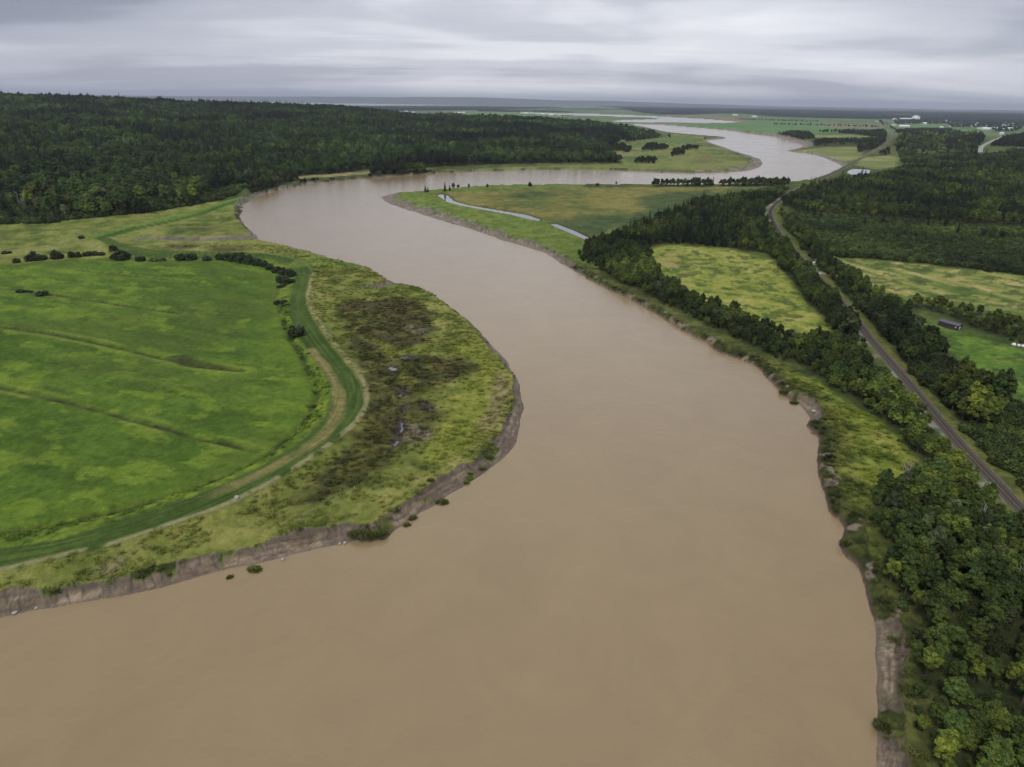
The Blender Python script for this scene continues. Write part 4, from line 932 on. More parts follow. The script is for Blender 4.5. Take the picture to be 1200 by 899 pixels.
SRC = {0: {}, 1: {}, 2: {}}      # one visible plant of every variety
CROWN = {0: BROAD, 1: SPRUCE}; TRUNK = {0: BROAD_T, 1: SPRUCE_T}
NAMES = {0: ('broadleaf_tree', 'broadleaf tree'), 1: ('spruce_tree', 'conifer'), 2: ('shrub', 'shrub')}
def shade_word(i):
    t = TINT[i]; l = t @ np.array([.3, .6, .1])
    if kind[i] == 1: return 'dark pointed spruce'
    if kind[i] == 2: return 'dull dark green shrub' if l < .038 else 'mid green shrub'
    if t[0] / t[1] > .74 and l > .06: return 'yellowish green broadleaf tree'
    return 'dark green broadleaf tree' if l < .05 else 'mid green broadleaf tree'
for i in np.where(chosen)[0]:
    k = kind[i]; v = var[i]
    x, y = PTS[i, 0], PTS[i, 1]
    zi = int(PTS[i, 4])
    if single[i]: lab, grp = SINGLE[i][4], None
    else:
        lab = shade_word(i) + ' ' + Z[zi][4]; grp = {0: 'broadleaf trees ', 1: 'spruces ', 2: 'shrubs '}[k] + Z[zi][4]
    if k == 2:
        o = link('shrub', SHRUB[v]); tg = [o]
    else:
        o = link(NAMES[k][0], None); o.empty_display_size = .5
        c_ = link('crown', CROWN[k][v], o); t_ = link('trunk', TRUNK[k][v], o); tg = [c_, t_]
    o.location = (x, y, pz[i]); o.rotation_euler = (0, 0, rotz[i]); o.scale = SCL[i]
    o['label'] = lab; o['category'] = NAMES[k][1]
    if grp: o['group'] = grp
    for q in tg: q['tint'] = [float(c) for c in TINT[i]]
    if v not in SRC[k]: SRC[k][v] = tg

# ------------------------------------------------------------------ the rest of the woods: one object per kind, instanced on its points
def scatter(name, P, rot, sc, idx, tint, sources, label):
    me = bpy.data.meshes.new(name); me.vertices.add(len(P)); me.vertices.foreach_set('co', np.asarray(P, np.float32).ravel())
    for nm, ty, dat, key in (('rot', 'FLOAT_VECTOR', rot, 'vector'), ('scl', 'FLOAT_VECTOR', sc, 'vector'), ('idx', 'INT', idx, 'value')):
        a = me.attributes.new(nm, ty, 'POINT'); a.data.foreach_set(key, np.asarray(dat, np.int32 if ty == 'INT' else np.float32).ravel())
    a = me.attributes.new('tint', 'FLOAT_COLOR', 'POINT'); a.data.foreach_set('color', np.concatenate([tint, np.ones((len(P), 1))], 1).astype(np.float32).ravel())
    o = link(name, me); o['kind'] = 'stuff'; o['label'] = label
    ng = bpy.data.node_groups.new(name, 'GeometryNodeTree')
    ng.interface.new_socket('Geometry', in_out='INPUT', socket_type='NodeSocketGeometry'); ng.interface.new_socket('Geometry', in_out='OUTPUT', socket_type='NodeSocketGeometry')
    gi = ng.nodes.new('NodeGroupInput'); go = ng.nodes.new('NodeGroupOutput')
    jn = ng.nodes.new('GeometryNodeJoinGeometry')
    for parts in sources:
        gs = []
        for ob in parts:
            oi = ng.nodes.new('GeometryNodeObjectInfo'); oi.transform_space = 'ORIGINAL'; oi.inputs['Object'].default_value = ob
            oi.inputs['As Instance'].default_value = False
            gs.append(oi.outputs['Geometry'])
        j2 = ng.nodes.new('GeometryNodeJoinGeometry')
        for g_ in gs: ng.links.new(g_, j2.inputs[0])
        ti = ng.nodes.new('GeometryNodeGeometryToInstance'); ng.links.new(j2.outputs[0], ti.inputs[0]); ng.links.new(ti.outputs[0], jn.inputs[0])
    ip = ng.nodes.new('GeometryNodeInstanceOnPoints'); ng.links.new(gi.outputs[0], ip.inputs['Points']); ng.links.new(jn.outputs[0], ip.inputs['Instance'])
    ip.inputs['Pick Instance'].default_value = True
    def na(nm, ty):
        q = ng.nodes.new('GeometryNodeInputNamedAttribute'); q.data_type = ty; q.inputs[0].default_value = nm; return q.outputs[0]
    ng.links.new(na('idx', 'INT'), ip.inputs['Instance Index']); ng.links.new(na('scl', 'FLOAT_VECTOR'), ip.inputs['Scale'])
    er = ng.nodes.new('FunctionNodeEulerToRotation'); ng.links.new(na('rot', 'FLOAT_VECTOR'), er.inputs[0]); ng.links.new(er.outputs[0], ip.inputs['Rotation'])
    ng.links.new(ip.outputs[0], go.inputs[0])
    md = o.modifiers.new('scatter', 'NODES'); md.node_group = ng
    return o
# far woods of the plain: broad low crowns
fx, fy, fs = [], [], []
for poly, sp, sc in FARW:
    lo, hi = poly.min(0), poly.max(0)
    gx, gy = np.meshgrid(np.arange(lo[0], hi[0], sp), np.arange(lo[1], hi[1], sp)); gx = gx.ravel(); gy = gy.ravel()
    gx = gx + rng.uniform(-.5, .5, len(gx)) * sp; gy = gy + rng.uniform(-.5, .5, len(gy)) * sp
    k = inside(gx, gy, poly)
    r = np.hypot(gx, gy)
    k &= (fbm(gx, gy, 500, 3, 900) > (.30 if sp > 40 else .22)) 
    fx.append(gx[k]); fy.append(gy[k]); fs.append(np.full(k.sum(), sc))
fx, fy, fs = np.concatenate(fx), np.concatenate(fy), np.concatenate(fs)
fz_, finfo = terrain(fx, fy, False)
k = (~finfo['water']) & (finfo['rd'] > 12) & (finfo['qd'] > 14); fx, fy, fs, fz_ = fx[k], fy[k], fs[k], fz_[k]
nf = len(fx)
ftint = np.array([.026, .050, .022]) * rng.uniform(.6, 1.4, (nf, 1))
for k, nm, lab in ((0, 'broadleaf_forest', 'mass of broadleaf crowns covering the hillside and the far woods'), (1, 'spruce_forest', 'mass of dark spruces among the broadleaf woods'), (2, 'scrub', 'mass of low green scrub beside the railway and woods')):
    ids = np.where((kind == k) & ~chosen)[0]
    P = np.stack([PTS[ids, 0], PTS[ids, 1], pz[ids]], 1); R_ = np.stack([rotz[ids] * 0, rotz[ids] * 0, rotz[ids]], 1)
    S_, T_ = SCL[ids], TINT[ids]; I_ = var[ids]
    if k == 0:
        P = np.vstack([P, np.stack([fx, fy, fz_ - .5], 1)]); R_ = np.vstack([R_, np.stack([fx * 0, fx * 0, rng.uniform(0, 6.3, nf)], 1)])
        hz = rng.uniform(.95, 1.5, nf)
        S_ = np.vstack([S_, np.stack([fs * rng.uniform(.8, 1.2, nf), fs * rng.uniform(.8, 1.2, nf), hz], 1)]); T_ = np.vstack([T_, ftint]); I_ = np.concatenate([I_, rng.integers(0, 6, nf)])
    vs = sorted(SRC[k]); remap = np.array([j % len(vs) for j in range(8)])
    scatter(nm, P, R_, S_, remap[I_], T_, [SRC[k][v] for v in vs], lab)
print('plants', NP_, 'chosen', chosen.sum(), 'far', nf)

# ------------------------------------------------------------------ shrubs of the dyke hedge, each with its own place
HEDGE = [(8, 297, 8, 'low round shrub at the far left end of the dyke hedge'), (20, 308, 7, 'tiny shrub left of the first broad hedge shrub'), (39, 305, 12, 'left half of the broad shrub pair in the dyke hedge'), (48, 304.5, 11, 'right half of the broad shrub pair in the dyke hedge'), (67, 303, 11, 'small shrub between the broad pair and the double shrub'), (84, 301.5, 8, 'left shrub of the double shrub in the dyke hedge'), (91, 301, 8, 'right shrub of the double shrub in the dyke hedge'),
         (103, 299.5, 10, 'left end of the long low shrub row near the dyke corner'), (110, 299, 10, 'middle of the long low shrub row near the dyke corner'), (117, 299, 9, 'right end of the long low shrub row near the dyke corner'), (133, 295, 9, 'dark round shrub on top of the dyke corner'), (143, 304, 16, 'biggest round shrub just inside the dyke corner'), (134, 303, 8, 'small shrub touching the biggest round corner shrub'), (96, 280, 6, 'lone small shrub in the rough pasture above the dyke'),
         (165, 305.5, 10, 'dark round shrub at the start of the middle hedge'), (180, 306, 9, 'pale low shrub left in the middle hedge'), (190, 306, 9, 'pale low shrub right in the middle hedge'), (211, 305, 11, 'dark shrub left of the rounder one in the middle hedge'), (223, 304.5, 13, 'rounder tall shrub in the middle hedge'), (242, 305, 10, 'last shrub before the gap in the middle hedge'), (258, 304, 10, 'first shrub after the gap in the hedge'), (267, 304.5, 13, 'dark shrub at the start of the dense hedge'), (276, 306, 13, 'second dark shrub of the dense hedge'),
         (285, 307.5, 13, 'dense hedge shrub before the curve begins'), (294, 309, 13, 'dense hedge shrub at the beginning of the curve'), (302, 310.5, 12, 'dense hedge shrub in the first part of the curve'), (310, 312.5, 11, 'dense hedge shrub in the middle of the curve'), (317, 315.5, 11, 'small hedge shrub in the middle of the curve'), (325, 319, 12, 'dark shrub where the hedge turns down'), (333, 323, 12, 'dark shrub on the outside of the hedge turn'), (341, 326, 12, 'outermost dark shrub of the hedge turn'), (331, 331, 13, 'big dark shrub inside the hedge turn'), (339, 334, 14, 'biggest dark shrub at the lower hedge turn'), (330, 337, 10, 'lower dark shrub ending the dense hedge'),
         (325, 356, 8, 'left small shrub of the three below the dense hedge'), (333, 357, 10, 'middle small shrub of the three below the dense hedge'), (336, 362, 9, 'lowest small shrub of the three below the dense hedge'), (348, 397, 19, 'lone large round shrub halfway along the curved dyke'), (24, 342.5, 8, 'low dark bush at the left end of the upper field ditch'), (32, 342, 8, 'second low dark bush on the upper field ditch'), (50, 346, 11, 'third low dark bush on the upper field ditch')]
hp = np.array([G(h[0], h[1]) for h in HEDGE]); hz_, _ = terrain(hp[:, 0], hp[:, 1], False)
for (x, y, w, lab), p, z_ in zip(HEDGE, hp, hz_):
    o = link('shrub', SHRUB[random.randrange(5)])
    d = math.hypot(p[0], p[1]); s_ = w / FPX * math.hypot(d, 97) / 3.3 * 1.12
    low = .6 if 'low' in lab else 1.0
    o.location = (p[0], p[1], z_ - .1); o.rotation_euler = (0, 0, random.random() * 6.3); o.scale = (s_ * .92, s_ * .92, s_ * random.uniform(.6, .82) * low)
    o['label'] = lab; o['category'] = 'shrub'; o['group'] = 'shrubs along the dyke'
    t = np.array([.033, .052, .016]) * random.uniform(.75, 1.2)
    if 'pale' in lab: t = np.array([.10, .14, .03])
    o['tint'] = [float(c) for c in t]
# grassy clumps slumped onto the mud and into the water
CLUMP = [(298, 665, 16, 'green grass clump standing in the water off the left mud'), (269, 674.5, 6, 'tiny grass clump at the waterline left of the bigger one'), (425, 631, 32, 'largest dark grassy block slumped off the left bank'), (443, 631, 22, 'flat grassy block right of the largest slumped one'), (483, 609, 10, 'small round grass clump on the mud left of a darker one'), (477, 617, 8, 'tiny grass clump just below a rounder one at the waterline'), (517, 590, 17, 'dark round grass clump at the waterline below the point'),
         (564, 552, 11, 'pale green clump on the grey mud of the point'), (546, 568, 7, 'small green tuft on the grey mud of the point'), (551, 560, 6, 'smallest green tuft on the grey mud of the point'), (505, 574, 8, 'dark tuft on the mud above the round waterline clump'), (931, 471, 10, 'round grass clump overhanging the water at the right bank notch'), (921, 461, 14, 'dark grass clump left of the right bank notch'), (992, 640, 14, 'dark grassy block jutting from the lower right bank'), (1037, 853, 22, 'dark grassy block across the mud at the lower right')]
qp = np.array([G(h[0], h[1] - (3.5 if 350 < h[0] < 600 else 0), .6) for h in CLUMP]); qz, _ = terrain(qp[:, 0], qp[:, 1], False)
def clump_mesh(seed, W):
    r = np.random.default_rng(seed); V, T = [], []
    n = int(60 + W * W * 26)
    a = r.random(n) * 6.3; q = np.sqrt(r.random(n)) * W / 2
    bz = .55 * W ** .5 * np.clip(1 - (q / (W / 2)) ** 2, 0, 1) * r.uniform(.5, 1.1, n) * .8
    for k in range(n):
        b = np.array([math.cos(a[k]) * q[k], math.sin(a[k]) * q[k] * .7, bz[k] - .25]); w = np.array([r.normal(), r.normal(), 0]); w = w / np.linalg.norm(w) * .13
        tp = b + np.array([math.cos(a[k]) * .3 + r.normal() * .15, math.sin(a[k]) * .3 + r.normal() * .15, r.uniform(.35, .8)])
        V += [b - w, b + w, tp + w * .4, tp - w * .4]; T += [r.uniform(.6, 1.4)] * 4
    # earth core
    core = []; m = 12
    return plant_mesh('grass_clump', np.array(V), np.arange(n * 4).reshape(-1, 4), np.array(T)[:, None] * np.ones((1, 3)), MAT_BLADE)
for j, ((x, y, w, lab), p, z_) in enumerate(zip(CLUMP, qp, qz)):
    W = w / FPX * math.sqrt(p[0] ** 2 + p[1] ** 2 + 97 ** 2)
    o = link('grass_clump', clump_mesh(900 + j, W))
    o.location = (p[0], p[1], max(z_, 0)); o.rotation_euler = (0, 0, random.uniform(-.5, .5)); o.scale = (1, 1, .6 if x < 600 else .85)
    o['label'] = lab; o['category'] = 'grass clump'; o['group'] = 'grass clumps on the mud'
    t = np.array([.16, .20, .05]) if 'green' in lab else np.array([.11, .132, .036])
    o['tint'] = [float(c) for c in t]
# standing marsh grass
mx_, my_ = [], []
def fill(poly, sp):
    lo, hi = poly.min(0), poly.max(0)
    gx, gy = np.meshgrid(np.arange(lo[0], hi[0], sp), np.arange(lo[1], hi[1], sp)); gx = gx.ravel(); gy = gy.ravel()
    gx = gx + rng.uniform(-.5, .5, len(gx)) * sp; gy = gy + rng.uniform(-.5, .5, len(gy)) * sp
    k = inside(gx, gy, poly); mx_.append(gx[k]); my_.append(gy[k])
fill(GP([(-60, 720), (0, 710), (130, 690), (300, 650), (400, 630), (480, 605), (560, 550), (615, 500), (612, 440), (570, 395), (510, 345), (440, 315), (370, 300), (366, 322), (361, 335), (358, 352), (366, 373), (384, 400), (404, 425), (423, 446), (429, 471), (418, 497), (386, 523), (343, 554), (300, 579), (213, 615), (127, 644), (43, 663), (0, 673), (-60, 690)]), 1.15)
fill(GP([(366, 334), (366, 322), (358, 309), (335, 299), (300, 293.5), (240, 290), (175, 289), (165, 286), (230, 285), (300, 285), (330, 289), (376, 302), (442, 321), (420, 330)]), 1.7)
fill(GP([(855, 410), (900, 420), (940, 436), (990, 468), (1035, 498), (1075, 540), (1080, 562), (1043, 575), (1022, 578), (1022, 605), (1036, 655), (1050, 705), (1064, 745), (1082, 840), (1095, 920), (1020, 920), (1020, 720), (980, 640), (950, 540), (940, 490), (900, 450)]), 1.0)
fill(GP([(650, 298), (690, 317), (770, 361), (860, 408), (860, 425), (800, 392), (720, 346), (655, 310)]), 1.5)
fill(np.vstack([GP([(-60, 640), (0, 622), (133, 597), (267, 557), (353, 493), (367, 450), (350, 417)]), GP(STRIP_IN[1:13][::-1][::-1])[::-1]]) if False else GP([(0, 624), (67, 612), (133, 599), (200, 579), (267, 559), (317, 530), (356, 495), (370, 467), (369, 450), (353, 417), (336, 390), (328, 357), (337, 357), (345, 392), (364, 418), (383, 445), (386, 460), (380, 487), (349, 519), (299, 549), (232, 578), (166, 600), (66, 631), (0, 641)]), 1.2)
gx, gy = np.concatenate(mx_), np.concatenate(my_)
gz, gc, gzn = terrain(gx, gy)
q, qi = terrain(gx, gy, False)
k = (~qi['water']) & (gzn != ZB) & (gzn != ZD) & (qi['t'] > .3) & (rng.random(len(gx)) < .40 * ss(.35, .55, fbm(gx, gy, 7, 3, 951)) + .06) & (qi['rd'] > 5)
gx, gy, gz, gc = gx[k], gy[k], gz[k], gc[k]
ng_ = len(gx)
hs = rng.uniform(.45, 1.15, ng_) * (.55 + .9 * fbm(gx, gy, 9, 3, 950)) * .6
tsrc = []
for j, (x, y, lab) in enumerate(((331, 646, 'thin grass tuft hanging on the edge above the left mud'), (600, 470, 'thin tuft on the outer edge of the marsh point'), (978, 585, 'thin tuft on the overgrown right bank'), (955, 500, 'thin tuft near the notch of the right bank'))):
    p = G(x, y); z_, c_, _ = terrain(np.array([p[0]]), np.array([p[1]]))
    o = link('grass_tuft', TUFT[j]); o.location = (p[0], p[1], z_[0]); o['label'] = lab; o['category'] = 'grass tuft'; o['tint'] = [float(v) for v in c_[0]]
    tsrc.append([o])
scatter('marsh_grass', np.stack([gx, gy, gz], 1), np.stack([gx * 0, gx * 0, rng.uniform(0, 6.3, ng_)], 1), np.stack([hs * 1.5 + .3, hs * 1.5 + .3, hs + .1], 1), rng.integers(0, 4, ng_), gc * rng.uniform(1.1, 1.5, (ng_, 1)), tsrc, 'standing grass on the marsh and banks')
print('tufts', ng_)

# ------------------------------------------------------------------ dead grey trees at the wood's edge
def dead_mesh(seed, H):
    r = random.Random(seed); tb = [tube([(0, 0, -.3), (r.uniform(-.2, .2), r.uniform(-.2, .2), H * .5), (r.uniform(-.4, .4), r.uniform(-.4, .4), H)], [.2, .14, .03])]
    for k in range(22):
        z = H * r.uniform(.2, .95); a = r.random() * 6.3; l = (H - z) * .35 + r.uniform(.6, 1.6)
        tb.append(tube([(0, 0, z), (math.cos(a) * l * .6, math.sin(a) * l * .6, z + l * .5), (math.cos(a) * l, math.sin(a) * l, z + l * 1.1)], [.07, .05, .02], 4))
    return join_tubes('bare_branches', tb, MAT_GREYWOOD)
for j, (x, y, H, lab) in enumerate(((4, 246, 15, 'bare grey tree at the left border below the hillside wood'), (12, 245, 11, 'shorter bare grey tree beside the one at the left border'), (24, 245, 16, 'tall bare grey tree in the gap of the scrub'), (29, 246, 12, 'thin bare grey tree beside the tall bare one'), (1062, 566, 6, 'small bare grey tree in the belt left of the railway'), (1148, 618, 7, 'forked bare grey tree near the lower railway'), (1195, 690, 7, 'bare pale twiggy tree among the lower right crowns'))):
    p = G(x, y); z_, _ = terrain(np.array([p[0]]), np.array([p[1]]), False)
    o = link('dead_tree', dead_mesh(50 + j, H)); o.location = (p[0], p[1], z_[0]); o['label'] = lab; o['category'] = 'dead tree'

# ------------------------------------------------------------------ railway
def offset_line(line, off):
    t = np.gradient(line, axis=0); t = unit(t); nrm = np.stack([t[:, 1], -t[:, 0]], 1); return line + nrm * off
RL = smooth_line(RAIL, 3)
rz = 3.35 + rise(RL[:, 0], RL[:, 1])
def strip_mesh(name, prof, mat, closed=False):
    rows = [offset_line(RL, o) for o, _ in prof]; V = []
    for i in range(len(RL)):
        for (o, h), rw in zip(prof, rows): V.append((rw[i][0], rw[i][1], rz[i] + h))
    k = len(prof); F = []
    for i in range(len(RL) - 1):
        for j in range(k - 1): F.append((i * k + j, i * k + j + 1, (i + 1) * k + j + 1, (i + 1) * k + j))
    return mesh_from(name, V, F, [mat], None, smooth=False)
MAT_BALLAST = simple('ballast_stone', (.085, .073, .058), .95, 0, .35, 6)
MAT_SLEEPER = simple('creosoted_sleeper', (.045, .036, .030), .9, 0, .4, 3)
MAT_RAIL = simple('worn_rail_steel', (.19, .15, .115), .6, .15, .3, 2)
rw = link('railway_track', None); rw['label'] = 'single railway track curving through the woods on the right'; rw['category'] = 'railway'
link('ballast', strip_mesh('ballast', [(-2.1, -.05), (-1.45, .32), (1.45, .32), (2.1, -.05)], MAT_BALLAST), rw)
for o_ in (-.7525, .7525):
    link('rail', strip_mesh('rail', [(o_ - .07, .37), (o_ - .05, .56), (o_ + .05, .56), (o_ + .07, .37)], MAT_RAIL), rw)
arc = np.concatenate([[0], np.cumsum(np.linalg.norm(np.diff(RL, axis=0), axis=1))])
sp_ = np.arange(2, min(arc[-1], 1500), .62)
sx = np.interp(sp_, arc, RL[:, 0]); sy = np.interp(sp_, arc, RL[:, 1]); sz_ = np.interp(sp_, arc, rz)
tx = np.gradient(sx); ty = np.gradient(sy); sa_ = np.arctan2(ty, tx)
def box_arrays(cx, cy, cz, ang, lx, ly, lz):
    c = np.array([(-1, -1, -1), (1, -1, -1), (1, 1, -1), (-1, 1, -1), (-1, -1, 1), (1, -1, 1), (1, 1, 1), (-1, 1, 1)], float) * .5 * np.array([lx, ly, lz])
    f = np.array([(0, 3, 2, 1), (4, 5, 6, 7), (0, 1, 5, 4), (1, 2, 6, 5), (2, 3, 7, 6), (3, 0, 4, 7)])
    ca_, sa2 = np.cos(ang), np.sin(ang)
    X = cx[:, None] + c[:, 0] * ca_[:, None] - c[:, 1] * sa2[:, None]; Y = cy[:, None] + c[:, 0] * sa2[:, None] + c[:, 1] * ca_[:, None]; Zz = cz[:, None] + c[:, 2]
    V = np.stack([X, Y, Zz], 2).reshape(-1, 3); F = (f[None] + (np.arange(len(cx)) * 8)[:, None, None]).reshape(-1, 4)
    return V, F
ux, uy, _ = project(np.stack([sx, sy, sz_ + .3], 1))
inview = np.where((ux > 5) & (ux < 1195) & (uy > 5) & (uy < 894) & (sp_ < 900))[0]
near100 = inview[np.argsort(np.hypot(sx, sy)[inview])[:100]]
rest = np.setdiff1d(np.arange(len(sx)), near100)
sl0 = None
for i in near100:
    if sl0 is None:
        v, f = box_arrays(np.zeros(1), np.zeros(1), np.zeros(1), np.zeros(1), .23, 2.6, .2); slm = mesh_from('sleeper', v, f, [MAT_SLEEPER], None, smooth=False); sl0 = 1
    o = link('sleeper', slm, rw); o.location = (sx[i], sy[i], sz_[i] + .275); o.rotation_euler = (0, 0, sa_[i])
v, f = box_arrays(sx[rest], sy[rest], sz_[rest] + .275, sa_[rest], .23, 2.6, .2)
o = link('sleepers', mesh_from('sleepers', v, f, [MAT_SLEEPER], None, smooth=False), rw); o['kind'] = 'stuff'

# far road
MAT_ROAD = simple('pale_asphalt_road', (.30, .29, .28), .85, 0, .15, .5)
RD = smooth_line(ROAD, 3); V = []; a_, b_ = offset_line(RD, -5.0), offset_line(RD, 5.0)
z_, _ = terrain(RD[:, 0], RD[:, 1], False)
for i in range(len(RD)): V += [(a_[i][0], a_[i][1], z_[i] + .25), (b_[i][0], b_[i][1], z_[i] + .25)]
link('road', mesh_from('road', V, [(2 * i, 2 * i + 1, 2 * i + 3, 2 * i + 2) for i in range(len(RD) - 1)], [MAT_ROAD], None, smooth=False), kind='structure', label='pale curving road in the wood on the right')

# ------------------------------------------------------------------ buildings
def gable(L_, W_, H_, rise_, over=.3):
    """walls with gable ends, and a roof of two slabs with thickness"""
    l, w = L_ / 2, W_ / 2
    V = [(-l, -w, 0), (l, -w, 0), (l, w, 0), (-l, w, 0), (-l, -w, H_), (l, -w, H_), (l, w, H_), (-l, w, H_), (-l, 0, H_ + rise_), (l, 0, H_ + rise_)]
    F = [(0, 1, 5, 4), (2, 3, 7, 6), (1, 2, 6, 9, 5), (3, 0, 4, 8, 7)]
    o = over; t = .12; sl = rise_ / w
    R_ = []
    RF = []
    for s_ in (-1, 1):
        y0 = s_ * (w + o); z0 = H_ - o * sl
        b = len(R_)
        R_ += [(-l - o, y0, z0 + .01), (l + o, y0, z0 + .01), (l + o, 0, H_ + rise_ + .01), (-l - o, 0, H_ + rise_ + .01), (-l - o, y0, z0 + t), (l + o, y0, z0 + t), (l + o, 0, H_ + rise_ + t), (-l - o, 0, H_ + rise_ + t)]
        RF += [tuple(b + q for q in f) for f in ((0, 1, 2, 3), (4, 5, 6, 7), (0, 1, 5, 4), (1, 2, 6, 5), (0, 3, 7, 4))]
    return V, F, R_, RF
def pyd(name, V, F, mat):
    me = bpy.data.meshes.new(name); me.from_pydata(V, [], F); me.materials.append(mat); me.update(); return me
MATW = [simple('white_wall', (.80, .80, .80), .6, 0, .06, .3), simple('cream_wall', (.66, .62, .55), .7, 0, .1, .3), simple('grey_wall', (.42, .43, .45), .7, 0, .1, .3)]
MATR = [simple('grey_roof', (.32, .33, .36), .6, 0, .15, .4), simple('pale_metal_roof', (.74, .76, .80), .5, 0, .06, .3), simple('dark_roof', (.10, .10, .11), .8, 0, .2, .4)]
MAT_GLASS = simple('window_glass', (.05, .06, .07), .15, 0, .2, 1, .6); MAT_DOOR = simple('plank_door', (.16, .12, .10), .8)
MAT_TAR = simple('tarred_boards', (.052, .048, .056), .8, 0, .35, 1.5); MAT_TARR = simple('grey_felt_roof', (.115, .10, .125), .75, 0, .2, 1.2); MAT_PALE = simple('pale_frame', (.42, .40, .40), .7)
def boxm(name, c, s_, mat):
    v, f = box_arrays(np.array([c[0]]), np.array([c[1]]), np.array([c[2]]), np.zeros(1), *s_); return mesh_from(name, v, f, [mat], None, smooth=False)
def building(name, cat, x, y, L_, W_, H_, rise_, ang, wm, rm, lab, grp=None, wins=4, pos=None):
    p = G(x, y) if pos is None else pos
    z_, _ = terrain(np.array([p[0]]), np.array([p[1]]), False)
    o = link(name, None); o.location = (p[0], p[1], z_[0]); o.rotation_euler = (0, 0, ang); o['label'] = lab; o['category'] = cat
    if grp: o['group'] = grp
    V, F, R_, RF = gable(L_, W_, H_, rise_)
    link('wall', pyd('wall', V, F, wm), o); link('roof', pyd('roof', R_, RF, rm), o)
    for k in range(wins):
        for s_ in (-1, 1):
            c = ((k + .5) / wins * L_ * .86 - L_ * .43, s_ * (W_ / 2 + .02), H_ * .55)
            link('window', boxm('window', c, (1.2, .08, 1.3), MAT_GLASS), o)
    link('door', boxm('door', (L_ / 2 + .02, 0, 1.1), (.08, 1.2, 2.2), MAT_DOOR), o)
    return o
HOUSES = [(1139, 149, 20, 'cream house left of the white barns at the town edge', 1, 0), (1147.5, 151, 22, 'white house with grey roof left of the big pale barn', 0, 0), (1154.5, 152, 44, 'big pale barn in the middle of the town edge', 0, 1), (1164.5, 151.5, 40, 'white barn right of the big pale barn', 0, 1), (1169, 152.5, 18, 'small white house right of the white barn', 0, 0), (1177, 153, 24, 'white house among trees at the right town edge', 0, 1), (1183.5, 152, 28, 'rightmost white barn of the town', 0, 1),
          (1180, 148, 20, 'small pale house behind the rightmost white barn', 1, 1), (1145, 145, 22, 'grey house in the trees above the cream house', 2, 0), (1136, 141.5, 26, 'pale house highest up in the town', 1, 1), (1130, 141.8, 20, 'cream house beside the one highest up in the town', 1, 0), (1108, 142, 26, 'pale house above the green strip in the middle', 0, 1), (1123, 145.5, 22, 'pale house amid dark trees left of the town', 0, 0), (1115, 158, 16, 'small white house at the edge of the low wood', 0, 1), (1103, 150, 18, 'cream house on the green strip right of the railway', 1, 1),
          (1082, 145.5, 38, 'white barn between the factory and the town', 0, 1), (1059, 149, 62, 'long pale shed on the green field right of the railway', 1, 1), (1047, 147, 26, 'pale house just right of the far railway', 0, 0), (1048, 140.3, 36, 'white building left of the white factory', 0, 1), (1027, 143, 22, 'small pale house left of the far railway', 1, 0), (1172, 162, 14, 'small white house by the far road', 0, 1),
          (845, 131.8, 44, 'left white barn of the far pair beyond the brown river', 0, 1), (850, 131.9, 36, 'right white barn of the far pair beyond the brown river', 0, 1), (861.5, 135.3, 56, 'long white barn beyond the brown river', 0, 1), (884, 137.2, 50, 'white barn alone on the green plain', 0, 1), (951, 137.6, 26, 'white house at the foot of the dark far woods', 0, 1), (908, 135.2, 24, 'grey house at the edge of the far woods', 2, 0),
          (442, 131.8, 40, 'white house in the trees behind the hillside wood', 0, 1), (462, 131.3, 34, 'cream house in the trees behind the hillside wood', 1, 0), (476, 131.5, 42, 'white barn in the trees behind the hillside wood', 0, 1), (485, 132.8, 44, 'pale barn at the edge of the clearing behind the wood', 1, 1), (536, 133, 62, 'long white barn at the left end of the pale green field', 0, 1), (543, 132.6, 30, 'white house right of the long barn by the pale field', 0, 1), (616, 132.9, 36, 'white house left in the row beyond the pale green field', 0, 1), (629, 133.9, 34, 'white house second in the row beyond the pale green field', 0, 0), (636, 134.3, 32, 'cream house third in the row beyond the pale green field', 1, 1), (646, 135.1, 38, 'white barn at the right end of the row by the water', 0, 1), (655, 135.6, 24, 'small cream house after the row by the water', 1, 0)]
for x, y, w, lab, wm, rm in HOUSES:
    barn = w >= 28
    building('barn' if barn else 'house', 'barn' if barn else 'house', x, y, w, min(w * .55, 18), 6.5 if barn else 5.5, min(w * .16, 5.0), random.uniform(-.35, .35), MATW[wm], MATR[rm], lab, 'buildings on the far plain', 4)
rh = random.Random(5)
for k in range(26):      # scattered small houses of the far town
    t_ = rh.random(); x = 1085 + 110 * t_; y = 142.2 + 3.5 * t_ + rh.uniform(-1.2, 6.5 if x > 1110 else 2.5)
    building('house', 'house', x, y, rh.uniform(13, 24), rh.uniform(8, 11), 5, rh.uniform(2, 3.5), rh.uniform(-.6, .6), MATW[rh.choice((0, 0, 1, 2))], MATR[rh.choice((0, 1, 1, 2))], 'tiny pale house scattered among the trees of the far town', 'scattered houses of the far town', 3)
# white factory with a tall block
fp = G(1066, 140.6); fo_ = link('factory', None); fo_.location = (fp[0], fp[1], 3); fo_['label'] = 'white factory with a tall block and chimneys on the horizon'; fo_['category'] = 'factory'
link('long_hall', boxm('long_hall', (-30, 0, 8), (120, 40, 17), MATW[0]), fo_); link('tall_block', boxm('tall_block', (58, 4, 15), (54, 46, 32), MATW[0]), fo_); link('roof_house', boxm('roof_house', (50, 4, 36), (22, 20, 10), MATW[0]), fo_)
for k in range(2):
    cv, cf = tube([(72 + 9 * k, 4, 30), (72 + 9 * k, 4, 54 - 6 * k)], [2.2, 1.8], 10); link('chimney', join_tubes('chimney', [(cv, cf)], MATW[2]), fo_)
for k in range(8): link('window', boxm('window', (-82 + 14 * k, -20.05, 9), (7, .3, 2.2), MAT_GLASS), fo_)
